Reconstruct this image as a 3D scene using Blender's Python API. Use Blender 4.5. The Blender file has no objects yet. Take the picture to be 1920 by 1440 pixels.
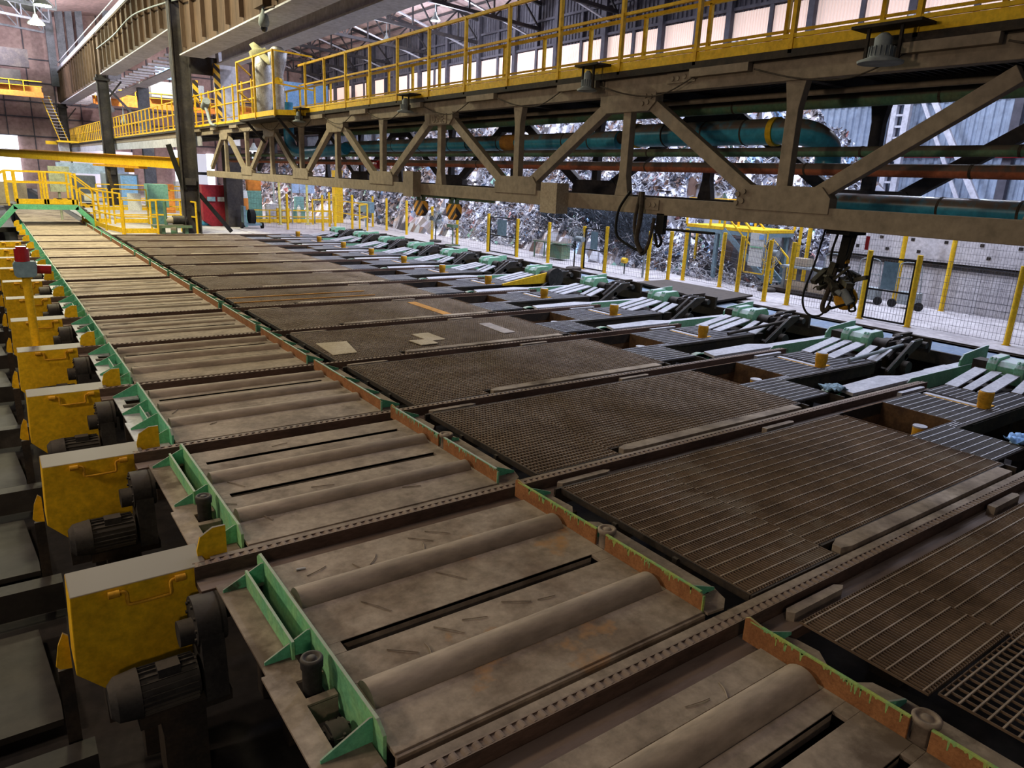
import bpy, math, random
from mathutils import Vector, Matrix
random.seed(7)
C = bpy.context.scene.collection
SC = bpy.context.scene
R_ = math.radians

# ------------------------------------------------------------------ camera
cam_d = bpy.data.cameras.new('camera'); cam = bpy.data.objects.new('camera', cam_d); C.objects.link(cam)
cam_d.sensor_width = 36.0; cam_d.lens = 1344.5/1920*36.0; cam_d.clip_end = 500
yaw, pitch, roll = .6324, .27576, .04549
f = Vector((math.sin(yaw)*math.cos(pitch), math.cos(yaw)*math.cos(pitch), -math.sin(pitch)))
r = f.cross(Vector((0, 0, 1))).normalized(); u = r.cross(f)
r2 = r*math.cos(roll)+u*math.sin(roll); u2 = -r*math.sin(roll)+u*math.cos(roll)
cam.matrix_world = Matrix((r2, u2, -f)).transposed().to_4x4()
cam.location = (0, 0, 4.0)
SC.camera = cam
# ------------------------------------------------------------------ world, exposure
W = bpy.data.worlds.new('world'); SC.world = W; W.use_nodes = True
bg = W.node_tree.nodes['Background']; bg.inputs[0].default_value = (.62, .66, .8, 1); bg.inputs[1].default_value = .07
SC.view_settings.view_transform = 'Standard'; SC.view_settings.look = 'None'
SC.view_settings.exposure = .25; SC.view_settings.gamma = 1; SC.view_settings.use_curve_mapping = False

# ------------------------------------------------------------------ hall lights: high-bay lamps plus added unseen fills (x, y, z, power, colour, size)
HALL_LIGHTS = [
 (30, 26, 17.5, 2300, (.72, .80, 1.0)), (32, 16, 17.5, 2300, (.72, .80, 1.0)), (33, 40, 17.5, 2300, (.75, .82, 1.0)),
 (35, 61, 17.2, 2600, (.80, .85, 1.0)), (35, 75, 16.9, 2200, (.80, .85, 1.0)), (25, 12, 17.5, 1300, (.72, .78, 1.0)),
 (21, 24, 17.5, 2100, (.74, .80, 1.0)), (20, 40, 17.5, 1900, (.82, .86, 1.0)),
 (5.5, 70, 15.2, 3000, (.94, 1.0, .70)), (5.2, 84, 15.8, 3400, (.94, 1.0, .74)), (3.0, 44, 17.0, 3600, (1.0, .94, .60)),
 (3.5, 35, 17.0, 2700, (1.0, .92, .60)), (2.0, 57, 17.0, 2900, (1.0, .95, .64)),
 (-5.0, 14, 12.0, 400, (1.0, .78, .56)), (-9, 9, 6.5, 1500, (1.0, .80, .58)), (23, 7, 12, 1200, (.78, .84, 1.0)), (-3.5, -7, 6.5, 330, (1.0, .78, .54)), (-7, 31, 10.0, 700, (1.0, .85, .66)),  # added unseen fills brightening truss, pipes, cover fronts and concrete wall
 (22, 62, 16.0, 2600, (.9, .92, 1.0)), (16, 95, 16.0, 5200, (1.0, .90, .85)), (3, 104, 17.0, 5200, (.95, .9, 1.0)), (-5, 90, 17.0, 4200, (.95, .95, 1.0)),  # far ones added to brighten the end wall and left background
]

# ------------------------------------------------------------------ materials
def MAT(name, c1, c2=None, rough=.6, metal=0., scale=2.5, dust=None, dcol=(.36, .31, .26), bump=0., spot=None, spots=.0, detail=6, stretch=None, thr=(.42, .62), emit=None, dr=(.25, .85)):
    m = bpy.data.materials.new(name); m.use_nodes = True
    nt = m.node_tree; N = nt.nodes; L = nt.links; P = N['Principled BSDF']
    P.inputs['Roughness'].default_value = rough if rough < .36 else min(1, rough+.2); P.inputs['Metallic'].default_value = metal; P.inputs['Specular IOR Level'].default_value = .5 if rough < .36 else .18
    if emit:
        P.inputs['Base Color'].default_value = (*c1, 1)
        P.inputs['Emission Color'].default_value = (*c1, 1); P.inputs['Emission Strength'].default_value = emit; return m
    geo = N.new('ShaderNodeNewGeometry')
    mp = N.new('ShaderNodeMapping'); L.new(geo.outputs['Position'], mp.inputs[0])
    mp.inputs['Scale'].default_value = stretch or (1, 1, 1)
    col = None
    def noise(sc, d=detail, off=0):
        n = N.new('ShaderNodeTexNoise'); n.inputs['Scale'].default_value = sc; n.inputs['Detail'].default_value = d; n.inputs['Roughness'].default_value = .62
        if off:
            a = N.new('ShaderNodeVectorMath'); a.operation = 'ADD'; a.inputs[1].default_value = (off, off*1.7, off*.3); L.new(mp.outputs[0], a.inputs[0]); L.new(a.outputs[0], n.inputs['Vector'])
        else: L.new(mp.outputs[0], n.inputs['Vector'])
        return n
    def ramp(src, lo, hi):
        q = N.new('ShaderNodeMapRange'); q.inputs['From Min'].default_value = lo; q.inputs['From Max'].default_value = hi; L.new(src, q.inputs['Value']); return q.outputs['Result']
    def mix(fac, a, b):
        x = N.new('ShaderNodeMix'); x.data_type = 'RGBA'
        if isinstance(fac, float): x.inputs['Factor'].default_value = fac
        else: L.new(fac, x.inputs['Factor'])
        for s, v in ((6, a), (7, b)):
            if isinstance(v, tuple): x.inputs[s].default_value = (*v, 1)
            else: L.new(v, x.inputs[s])
        return x.outputs[2]
    n1 = noise(scale)
    col = mix(ramp(n1.outputs['Fac'], *thr), c1, c2 or tuple(v*.72 for v in c1))
    n2 = noise(scale*7, 4, 3.1)
    dk = ramp(n2.outputs['Fac'], .3, .7)
    mm = N.new('ShaderNodeMix'); mm.data_type = 'RGBA'; mm.blend_type = 'MULTIPLY'; mm.inputs['Factor'].default_value = .35
    L.new(col, mm.inputs[6]); L.new(dk, mm.inputs[7]); col = mm.outputs[2]
    if spot:
        n3 = noise(scale*.55, 7, 9.4); col = mix(ramp(n3.outputs['Fac'], .62-spots, .70-spots), col, spot)
    if dust is not None:
        sx = N.new('ShaderNodeSeparateXYZ'); L.new(geo.outputs['Normal'], sx.inputs[0])
        up = ramp(sx.outputs['Z'], *dr)
        n4 = noise(5, 5, 5.5); a = ramp(n4.outputs['Fac'], .15, .5)
        mu = N.new('ShaderNodeMath'); mu.operation = 'MULTIPLY'; L.new(up, mu.inputs[0]); L.new(a, mu.inputs[1])
        mv = N.new('ShaderNodeMath'); mv.operation = 'MULTIPLY'; mv.use_clamp = True; L.new(mu.outputs[0], mv.inputs[0]); mv.inputs[1].default_value = dust
        col = mix(mv.outputs[0], col, dcol)
    L.new(col, P.inputs['Base Color'])
    if bump:
        b = N.new('ShaderNodeBump'); b.inputs['Strength'].default_value = bump; b.inputs['Distance'].default_value = .02
        L.new(n2.outputs['Fac'], b.inputs['Height']); L.new(b.outputs[0], P.inputs['Normal'])
    return m

m_plate = MAT('dusty_steel_plate', (.38, .31, .25), (.24, .19, .155), rough=.75, scale=1.3, bump=.3, spot=(.12, .09, .07), spots=.05)
m_plate_rust = MAT('rust_stained_steel_plate', (.37, .30, .24), (.22, .165, .125), rough=.75, scale=1.3, bump=.3, spot=(.40, .21, .085), spots=.04)
m_roller = MAT('dusty_roller_steel', (.40, .32, .25), (.29, .23, .18), rough=.55, scale=1.5, stretch=(.35, 1, 1))
m_green = MAT('mint_green_paint', (.14, .52, .32), (.19, .60, .36), rough=.5, scale=3, dust=.9, dcol=(.30, .29, .26), spot=(.07, .10, .07), spots=-.02)
m_green2 = MAT('pale_green_paint', (.24, .56, .35), (.30, .62, .40), rough=.5, scale=3, dust=.9, dcol=(.46, .47, .50), spot=(.10, .13, .06), spots=-.02)
m_gbright = MAT('light_green_paint', (.30, .62, .30), (.20, .55, .30), rough=.5, scale=3, dust=.8, dcol=(.34, .33, .29))
m_rust = MAT('rusted_flange_steel', (.40, .18, .075), (.30, .13, .055), rough=.8, scale=5, bump=.2, dust=.7, dcol=(.40, .42, .20))
m_pitl = MAT('brown_pit_lining', (.17, .10, .055), (.10, .06, .04), rough=.8, scale=3)
m_drip = MAT('chipped_lime_paint', (.45, .55, .14), (.25, .50, .20), rough=.5, scale=6)
m_yellow = MAT('motor_cover_yellow', (.95, .58, .018), (.86, .50, .015), rough=.45, scale=1.8, dust=2.6, dcol=(.19, .165, .145), spot=(.55, .27, .02), spots=-.08)
m_fyel = MAT('safety_yellow_paint', (.90, .58, .03), (.84, .50, .02), rough=.45, scale=1.6)
m_ryel = MAT('railing_yellow_paint', (.88, .54, .02), (.78, .42, .02), rough=.45, scale=1.6, dust=.6, dcol=(.50, .44, .30))
m_dmotor = MAT('dirty_motor_grey', (.05, .047, .047), (.03, .028, .03), rough=.6, scale=4, dust=.7, dcol=(.12, .105, .09))
m_black = MAT('black_steel', (.012, .012, .013), (.02, .018, .017), rough=.6, scale=4)
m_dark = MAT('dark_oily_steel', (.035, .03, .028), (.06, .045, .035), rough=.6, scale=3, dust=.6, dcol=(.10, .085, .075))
m_rail = MAT('rusty_rail_steel', (.14, .085, .065), (.085, .055, .045), rough=.6, scale=4, dust=.8, dcol=(.26, .20, .165), stretch=(.3, 1, 1))
m_railtop = MAT('worn_rail_strip', (.30, .25, .22), (.20, .165, .15), rough=.5, scale=3, stretch=(.3, 1, 1))
m_grate = MAT('rusty_grating', (.19, .128, .088), (.125, .083, .057), rough=.6, scale=.9, spot=(.20, .16, .13), spots=.02)
m_rod = MAT('rusty_grating_rod', (.42, .34, .27), (.33, .25, .19), rough=.5, scale=.9)
m_sgrate = MAT('galvanised_grating', (.20, .20, .215), (.15, .145, .155), rough=.5, scale=.9, metal=.2)
m_srod = MAT('galvanised_rod', (.62, .62, .66), (.50, .50, .55), rough=.4, scale=1, metal=.2)
m_orustg = MAT('orange_rust_strip', (.50, .24, .05), (.38, .18, .05), rough=.7, scale=3)
m_silver = MAT('pale_dusty_steel', (.52, .52, .56), (.40, .40, .44), rough=.45, scale=2, spot=(.25, .25, .27), spots=-.06)
m_truss = MAT('khaki_truss_paint', (.34, .275, .205), (.29, .235, .18), rough=.6, scale=.8, dust=.8, dcol=(.22, .18, .13), spot=(.24, .21, .17), spots=-.02)
m_trussd = MAT('dark_truss_steel', (.045, .042, .048), (.07, .06, .06), rough=.6, scale=1.5, dust=.6, dcol=(.12, .10, .09))
m_blue = MAT('teal_blue_pipe', (.045, .36, .56), (.06, .42, .60), rough=.3, scale=1.2, dust=1., dcol=(.17, .14, .12), dr=(.10, .30))
m_dblue = MAT('deep_blue_pipe', (.03, .26, .48), (.05, .30, .52), rough=.35, scale=1.2, dust=.8, dcol=(.12, .12, .13))
m_redp = MAT('rust_red_pipe', (.50, .16, .08), (.36, .13, .08), rough=.5, scale=2, dust=1., dcol=(.13, .105, .09), spot=(.25, .22, .15), spots=-.05, dr=(-.15, .1))
m_grp = MAT('dull_green_pipe', (.12, .26, .17), (.18, .24, .14), rough=.5, scale=2, dust=1., dcol=(.12, .10, .08), spot=(.16, .20, .10), spots=0, dr=(-.05, .2))
m_girder = MAT('brown_girder_steel', (.115, .072, .05), (.08, .052, .038), rough=.7, scale=.7, spot=(.11, .075, .055), spots=0, stretch=(1, 1, .3))
m_white = MAT('pale_grey_paint', (.62, .62, .70), (.52, .52, .60), rough=.55, scale=.6)
m_bcol = MAT('slate_column_paint', (.17, .18, .21), (.12, .13, .15), rough=.6, scale=1, dust=.5)
m_dcol = MAT('sooty_column_steel', (.045, .04, .043), (.07, .06, .056), rough=.65, scale=1.2)
m_conc = MAT('light_concrete', (.80, .78, .82), (.66, .64, .68), rough=.85, scale=1.2, bump=.2)
m_floor = MAT('dusty_concrete_floor', (.50, .47, .48), (.40, .37, .38), rough=.8, scale=.8, bump=.1, spot=(.30, .28, .28), spots=-.04)
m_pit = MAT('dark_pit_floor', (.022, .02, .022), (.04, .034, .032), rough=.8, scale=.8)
m_lfloor = MAT('worn_steel_floor_plate', (.05, .044, .04), (.03, .027, .026), rough=.5, scale=.7, spot=(.085, .075, .068), spots=-.04)
m_bwalk = MAT('blue_grey_walkway', (.17, .23, .33), (.22, .26, .31), rough=.6, scale=1)
m_clad = MAT('dark_wall_cladding', (.115, .11, .135), (.085, .08, .10), rough=.7, scale=.3)
m_cladp = MAT('pale_blue_cladding', (.36, .43, .56), (.28, .34, .46), rough=.6, scale=.3)
m_cladb = MAT('brown_wall_cladding', (.46, .33, .32), (.38, .26, .26), rough=.7, scale=.3)
m_lite = MAT('translucent_wall_panel', (1.0, .78, .68), emit=.25)
m_roof = MAT('pinkish_roof_sheet', (.80, .58, .56), (.66, .48, .46), rough=.8, scale=.3)
m_day = MAT('bright_daylight_opening', (.86, .90, 1.0), emit=2.2)
m_glow = MAT('lamp_and_opening_glow', (.88, .93, 1.0), emit=14)
m_lampg = MAT('greenish_lamp_glow', (.90, 1.0, .62), emit=14)
m_orange = MAT('orange_crane_paint', (.75, .28, .05), (.66, .23, .05), rough=.5, scale=.6)
m_red = MAT('dark_red_paint', (.30, .02, .03), (.22, .02, .03), rough=.45, scale=1)
m_lred = MAT('red_plastic', (.40, .015, .02), (.34, .015, .02), rough=.25, scale=8)
m_grey = MAT('grey_cabinet_paint', (.34, .38, .40), (.28, .32, .34), rough=.5, scale=1)
m_bgrey = MAT('blue_grey_cabinet', (.22, .33, .40), (.18, .28, .34), rough=.5, scale=1)
m_teal = MAT('aqua_machine_paint', (.22, .46, .40), (.18, .40, .34), rough=.5, scale=1)
m_wh = MAT('white_board', (.72, .74, .74), (.66, .68, .68), rough=.5, scale=2)
m_bsheet = MAT('bright_blue_sheet', (.20, .42, .80), (.28, .50, .86), rough=.5, scale=1)
m_card = MAT('beige_board', (.50, .42, .32), (.45, .37, .28), rough=.8, scale=3)
m_mesh = MAT('dark_fence_wire', (.10, .10, .12), (.14, .14, .16), rough=.5, scale=3)
m_tape = MAT('silver_foil_wrap', (.60, .60, .62), (.40, .38, .38), rough=.25, metal=.5, scale=4, bump=.8)
m_cloth = MAT('pale_olive_cloth', (.48, .46, .28), (.40, .38, .24), rough=.9, scale=3)
m_rubber = MAT('black_rubber_cable', (.012, .012, .012), (.02, .02, .02), rough=.45, scale=3)
m_rope = MAT('brown_hose_wrap', (.10, .08, .065), (.06, .05, .04), rough=.8, scale=9)
m_khaki = MAT('grimy_grapple_steel', (.10, .095, .07), (.055, .05, .04), rough=.6, scale=6, spot=(.17, .16, .12), spots=-.02)
m_oy = MAT('orange_yellow_paint', (.82, .42, .03), (.62, .30, .025), rough=.5, scale=4)

def hazard(name, c1=(.80, .36, .02), c2=(.03, .02, .02), pitch=.35):
    m = bpy.data.materials.new(name); m.use_nodes = True; N = m.node_tree.nodes; L = m.node_tree.links; P = N['Principled BSDF']
    tc = N.new('ShaderNodeTexCoord'); s = N.new('ShaderNodeSeparateXYZ'); L.new(tc.outputs['Object'], s.inputs[0])
    a = N.new('ShaderNodeMath'); a.operation = 'ADD'; L.new(s.outputs['Z'], a.inputs[0])
    b = N.new('ShaderNodeMath'); b.operation = 'ADD'; L.new(s.outputs['X'], b.inputs[0]); L.new(s.outputs['Y'], b.inputs[1]); L.new(b.outputs[0], a.inputs[1])
    d = N.new('ShaderNodeMath'); d.operation = 'PINGPONG'; L.new(a.outputs[0], d.inputs[0]); d.inputs[1].default_value = pitch
    g = N.new('ShaderNodeMath'); g.operation = 'GREATER_THAN'; L.new(d.outputs[0], g.inputs[0]); g.inputs[1].default_value = pitch/2
    x = N.new('ShaderNodeMix'); x.data_type = 'RGBA'; L.new(g.outputs[0], x.inputs['Factor']); x.inputs[6].default_value = (*c1, 1); x.inputs[7].default_value = (*c2, 1)
    L.new(x.outputs[2], P.inputs['Base Color']); P.inputs['Roughness'].default_value = .5
    return m
m_haz = hazard('orange_black_stripes', pitch=.16); m_haz2 = hazard('yellow_black_stripes', (.85, .5, .03), pitch=.3)
def glassmat():
    m = bpy.data.materials.new('smoked_dome'); m.use_nodes = True; P = m.node_tree.nodes['Principled BSDF']
    P.inputs['Base Color'].default_value = (.02, .02, .025, 1); P.inputs['Roughness'].default_value = .05; return m
m_dome = glassmat()
def scrapmat():
    m = bpy.data.materials.new('mixed_scrap_metal'); m.use_nodes = True; N = m.node_tree.nodes; L = m.node_tree.links; P = N['Principled BSDF']
    g = N.new('ShaderNodeNewGeometry'); cr = N.new('ShaderNodeValToRGB'); L.new(g.outputs['Random Per Island'], cr.inputs[0])
    e = cr.color_ramp; e.interpolation = 'CONSTANT'
    cols = [(0, (.36, .37, .44)), (.16, (.58, .60, .68)), (.28, (.10, .095, .11)), (.46, (.24, .21, .21)), (.60, (.30, .31, .38)), (.71, (.19, .12, .095)), (.83, (.74, .76, .84)), (.90, (.08, .08, .10)), (.95, (.20, .33, .52)), (.975, (.40, .18, .17)), (.988, (.22, .42, .34))]
    e.elements[0].color = (*cols[0][1], 1); e.elements[1].position = cols[1][0]; e.elements[1].color = (*cols[1][1], 1)
    for p, c in cols[2:]:
        q = e.elements.new(p); q.color = (*c, 1)
    L.new(cr.outputs[0], P.inputs['Base Color']); P.inputs['Roughness'].default_value = .38; P.inputs['Metallic'].default_value = .35
    return m
m_scrap = scrapmat()

# ------------------------------------------------------------------ mesh builder
class MB:
    def __init__(s): s.v = []; s.f = []; s.sm = []; s.ch = []
    def add(s, vs, fs, smooth=False):
        o = len(s.v); s.v += [tuple(p) for p in vs]; s.ch.append((len(vs), len(fs))); s.f += [tuple(i+o for i in q) for q in fs]; s.sm += [smooth]*len(fs); return s
    def box(s, x0, x1, y0, y1, z0, z1):
        vs = [(x, y, z) for x in (x0, x1) for y in (y0, y1) for z in (z0, z1)]
        return s.add(vs, [(0, 1, 3, 2), (4, 6, 7, 5), (0, 4, 5, 1), (2, 3, 7, 6), (0, 2, 6, 4), (1, 5, 7, 3)])
    def bar(s, p, q, w, h=None, up=(0, 0, 1), ext=0):
        p = Vector(p); q = Vector(q); h = h or w; d = (q-p).normalized(); p = p-d*ext; q = q+d*ext
        a = d.cross(Vector(up))
        if a.length < 1e-4: a = d.cross(Vector((1, 0, 0)))
        a.normalize(); b = a.cross(d).normalized(); a = a*w/2; b = b*h/2
        vs = [p-a-b, p+a-b, p+a+b, p-a+b, q-a-b, q+a-b, q+a+b, q-a+b]
        return s.add(vs, [(3, 2, 1, 0), (4, 5, 6, 7), (0, 1, 5, 4), (1, 2, 6, 5), (2, 3, 7, 6), (3, 0, 4, 7)])
    def ibeam(s, p, q, w, h, t=.02, up=(0, 0, 1)):
        p = Vector(p); q = Vector(q); d = (q-p).normalized(); a = d.cross(Vector(up)).normalized(); b = a.cross(d).normalized()
        s.bar(p+b*(h/2-t/2), q+b*(h/2-t/2), w, t, up); s.bar(p-b*(h/2-t/2), q-b*(h/2-t/2), w, t, up); return s.bar(p, q, t, h-2*t, up)
    def cyl(s, p, q, r, n=16, r1=None, caps=True):
        p = Vector(p); q = Vector(q); r1 = r if r1 is None else r1; d = (q-p).normalized()
        a = d.cross(Vector((0, 0, 1)))
        if a.length < 1e-4: a = Vector((1, 0, 0))
        a.normalize(); b = d.cross(a)
        vs = []
        for c, rr in ((p, r), (q, r1)):
            for i in range(n):
                t = 2*math.pi*i/n; vs.append(c+a*math.cos(t)*rr+b*math.sin(t)*rr)
        s.add(vs, [(i, (i+1) % n, n+(i+1) % n, n+i) for i in range(n)], True)
        if caps: s.add(vs[:n], [tuple(range(n))[::-1]]); s.add(vs[n:], [tuple(range(n))])
        return s
    def lathe(s, c, prof, n=20):
        c = Vector(c); vs = []
        for rr, z in prof:
            for i in range(n):
                t = 2*math.pi*i/n; vs.append(c+Vector((math.cos(t)*rr, math.sin(t)*rr, z)))
        fs = [(k*n+i, k*n+(i+1) % n, (k+1)*n+(i+1) % n, (k+1)*n+i) for k in range(len(prof)-1) for i in range(n)]
        fs += []
        s.add(vs, fs, True); m = len(prof)-1
        s.add(vs[:n], [tuple(range(n))[::-1]]); s.add(vs[m*n:], [tuple(range(n))]); return s
    def tube(s, pts, r, n=8):
        pts = [Vector(p) for p in pts]
        sub = []
        for i in range(len(pts)-1):                      # catmull-rom
            p0 = pts[max(i-1, 0)]; p1 = pts[i]; p2 = pts[i+1]; p3 = pts[min(i+2, len(pts)-1)]
            for k in range(6):
                t = k/6; sub.append(.5*((2*p1)+(p2-p0)*t+(2*p0-5*p1+4*p2-p3)*t*t+(3*p1-p0-3*p2+p3)*t**3))
        sub.append(pts[-1]); vs = []; a = None
        for i, p in enumerate(sub):
            d = (sub[min(i+1, len(sub)-1)]-sub[max(i-1, 0)]).normalized()
            if a is None: a = d.cross(Vector((0, 0, 1))) if abs(d.z) < .9 else d.cross(Vector((1, 0, 0)))
            a = (a-d*a.dot(d)).normalized(); b = d.cross(a)
            for k in range(n):
                t = 2*math.pi*k/n; vs.append(p+a*math.cos(t)*r+b*math.sin(t)*r)
        m = len(sub)
        s.add(vs, [(i*n+k, i*n+(k+1) % n, (i+1)*n+(k+1) % n, (i+1)*n+k) for i in range(m-1) for k in range(n)], True)
        s.add(vs[:n], [tuple(range(n))[::-1]]); s.add(vs[-n:], [tuple(range(n))]); return s
    def prism(s, poly, axis, a, b):
        # poly: 2D points; axis 'x': poly=(y,z), 'y': poly=(x,z), 'z': poly=(x,y)
        n = len(poly)
        def P(pt, t):
            return {'x': (t, pt[0], pt[1]), 'y': (pt[0], t, pt[1]), 'z': (pt[0], pt[1], t)}[axis]
        vs = [P(p, a) for p in poly]+[P(p, b) for p in poly]
        return s.add(vs, [tuple(range(n)), tuple(range(2*n-1, n-1, -1))]+[(i, n+i, n+(i+1) % n, (i+1) % n) for i in range(n)])
    def each(s, name, mat, parent, bevel=0):
        # one object per box / bar / prism
        k = 0; out = []
        for nv, nf in s.ch:
            m = MB(); m.v = s.v[k:k+nv]; base = k
            m.f = [tuple(i-base for i in q) for q in s.f if base <= q[0] < base+nv]; m.sm = [False]*len(m.f); k += nv
            out.append(m.build(name, mat, parent, bevel=bevel))
        return out
    def mesh(s, name, mat, org=(0, 0, 0)):
        me = bpy.data.meshes.new(name); o = Vector(org)
        me.from_pydata([tuple(Vector(p)-o) for p in s.v], [], s.f); me.materials.append(mat)
        me.polygons.foreach_set('use_smooth', s.sm); me.update(); return me
    def build(s, name, mat, parent=None, loc=None, bevel=0):
        if parent is not None: org = parent['_o']; 
        else: org = loc or (sum(p[0] for p in s.v)/len(s.v), sum(p[1] for p in s.v)/len(s.v), min(p[2] for p in s.v))
        me = s.mesh(name, mat, org); ob = bpy.data.objects.new(name, me); C.objects.link(ob)
        if parent is not None: ob.parent = parent
        else: ob.location = org
        ob['_o'] = tuple(org)
        if bevel:
            bv = ob.modifiers.new('bevel', 'BEVEL'); bv.width = bevel; bv.segments = 2; bv.limit_method = 'ANGLE'
        return ob

def tag(o, label=None, cat=None, group=None, kind=None):
    if label: o['label'] = label
    if cat: o['category'] = cat
    if group: o['group'] = group
    if kind: o['kind'] = kind
    return o
def thing(name, loc, label, cat, group=None):
    o = bpy.data.objects.new(name, None); C.objects.link(o); o.location = loc; o['_o'] = tuple(loc); o.empty_display_size = .1
    return tag(o, label, cat, group)
def struct(name, mb, mat): return tag(mb.build(name, mat, loc=(0, 0, 0)), kind='structure')
def copy_tree(o, loc, label=None, parent=None):
    c = o.copy(); C.objects.link(c)
    if parent is None:
        c.location = loc
        if label: c['label'] = label
    else: c.parent = parent
    for ch in list(o.children): copy_tree(ch, None, None, c)
    return c
ORD = ['nearest', 'second', 'third', 'fourth', 'fifth', 'sixth', 'seventh', 'eighth', 'ninth', 'tenth', 'eleventh', 'twelfth', 'thirteenth', 'fourteenth', 'fifteenth', 'sixteenth']
Y0 = 3.54; P = 3.635
def YR(k): return Y0+P*k

# ================================================================== SETTING
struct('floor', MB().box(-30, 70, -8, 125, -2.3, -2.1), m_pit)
struct('floor_slab', MB().box(22.6, 62, -8, 125, -.6, 0).box(14.0, 22.6, 47.3, 125, -.6, 0).box(5.9, 14.0, 47.3, 125, -.6, -.02), m_floor)
# left basement floor plates
mb = MB()
for k in range(-1, 12):
    y = YR(k)
    mb.prism([(-9, y+.9), (.02, y+.9), (.02, y+1.2), (-.1, y+2.9), (-9, y+2.9)], 'z', -1.98, -1.9)
    mb.box(-9, .25, y+3.35, y+3.62, -1.95, -1.55)
struct('trim_1', mb, m_lfloor)
# pit side wall between deck and slab
struct('trim_2', MB().box(22.3, 22.6, -8, 47.3, -2.1, -.02).box(5.6, 22.6, 47.2, 47.4, -2.1, -.02), m_dark)
# concrete retaining wall
mb = MB().box(29.5, 30.4, -6, 17.6, 0, 1.5).box(29.75, 30.4, -6, 17.6, 1.5, 1.78)
struct('wall_right', mb, m_conc)
mb = MB().prism([(-6, 1.78), (17.6, 1.70), (17.6, 2.52), (13.5, 2.75), (-6, 2.95)], 'x', 29.55, 30.4)
holes = MB()
for i in range(18):
    for z in (1.98, 2.42): holes.box(29.535, 29.56, i*1.25-5+(.3 if z > 2.2 else 0), i*1.25-4.86+(.3 if z > 2.2 else 0), z, z+.11)
w = struct('wall_right_upper', mb, m_conc); holes.build('bolt_hole', m_dark, w)
struct('trim_3', MB().box(29.44, 29.76, -6, 17.6, 1.5, 1.62).box(29.6, 29.8, -6, 17.6, 1.66, 1.74), m_dark)

# corrugated side wall at X = 45
def corr(x, y0, y1, z0, z1, pitch=.5, d=.06):
    b = MB(); n = int((y1-y0)/pitch); vs = []; 
    for i in range(n+1):
        y = y0+i*pitch
        for dy, dx in ((0, 0), (pitch*.3, 0), (pitch*.42, -d), (pitch*.85, -d)): vs += [(x+dx, y+dy, z0), (x+dx, y+dy, z1)]
    m = len(vs)//2
    b.add(vs, [(2*i, 2*i+2, 2*i+3, 2*i+1) for i in range(m-1)]); return b
struct('wall_side_lower', corr(45.5, -8, 125, 0, 10.2, .45, .09), m_cladp)
struct('wall_side_upper', corr(45.5, -8, 125, 10.2, 22.5, .45, .09), m_clad)
i = 1
for k in range(17):
    y = 17.4+k*6.6; 
    for (a, b) in ((.32, 3.45), (3.35, 6.75)):
        if k == 11 and a < 1: continue
        z0 = 13.85+random.uniform(-.05, .05); p = corr(45.36, y+a, y+b-.45, z0, z0+2.35, .22, .04)
        struct('window_%d' % i, p, m_lite); i += 1
mb = MB()
for k in range(18):
    y = 17.4+k*6.6
    mb.box(44.9, 45.3, y-.22, y+.22, 0, 20.5)
    if k < 17: mb.box(45.15, 45.33, y+3.05, y+3.35, 10.2, 20.5)
mb.box(45.1, 45.35, -8, 125, 13.3, 13.5).box(45.1, 45.35, -8, 125, 16.3, 16.5).box(45.1, 45.35, -8, 125, 18.6, 18.8).box(45.0, 45.3, -8, 125, 6.6, 6.75).box(45.0, 45.3, -8, 125, 9.6, 9.8)
struct('trim_4', mb, m_clad)
tag(MB().cyl((44.7, -6, 6.45), (44.7, 40, 6.45), .13).build('sprinkler_pipe', m_lred, loc=(44.7, 17, 6.3)), 'long red pipe running along the pale blue corrugated wall', 'pipe')
# roof: sheets sloping up from the eaves to a ridge, with lattice trusses
mb = MB(); mb.add([(45.6, -8, 20.6), (45.6, 125, 20.6), (24, 125, 25.2), (24, -8, 25.2), (9, 125, 22.4), (9, -8, 22.4)], [(0, 1, 2, 3), (3, 2, 4, 5)])
struct('ceiling', mb, m_roof)
mb = MB(); mb.add([(9, -8, 23), (9, 125, 23), (-22, 125, 26), (-22, -8, 26)], [(0, 1, 2, 3)])
struct('ceiling_left', mb, MAT('grey_green_roof_sheet', (.34, .38, .33), (.26, .29, .26), rough=.8, scale=.4))
mb = MB()
for k in range(26):
    t = k/25; mb.box(24+t*21.3-.06, 24+t*21.3+.06, -8, 125, 25.0-t*4.6-.2, 25.0-t*4.6) if k % 2 == 0 else None
struct('trim_5', mb, m_trussd)
for k in range(9):
    y = 28+k*10.6; mb = MB()
    bot = lambda x: 18.4 if x < 40 else 18.4
    top = lambda x: 25.1-(x-24)/21.4*4.6
    xs = [24+2.65*i for i in range(9)]
    mb.bar((24, y, 19.0), (45.2, y, 18.0), .3, .3); mb.bar((24, y, top(24)-.3), (45.2, y, top(45.2)-.4), .3, .3)
    for i in range(8):
        zb = lambda x: 19.0-(x-24)/21.2
        mb.bar((xs[i], y, zb(xs[i])), (xs[i], y, top(xs[i])-.3), .14)
        if i % 2 == 0: mb.bar((xs[i], y, zb(xs[i])), (xs[i+1], y, top(xs[i+1])-.3), .14)
        else: mb.bar((xs[i], y, top(xs[i])-.3), (xs[i+1], y, zb(xs[i+1])), .14)
    tag(mb.build('roof_truss', m_trussd, loc=(34, y, 18)), 'dark steel lattice roof truss, %s counted from the front' % ORD[k], 'roof truss', 'roof trusses')
    mb = MB().bar((24, y+.2, 22.8), (45, y+.5, 17.2), .22, .12)
    tag(mb.build('roof_brace', m_white, loc=(34, y, 17)), 'pale sloping brace beside the %s roof truss' % ORD[k], 'brace', 'pale roof braces')
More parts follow.
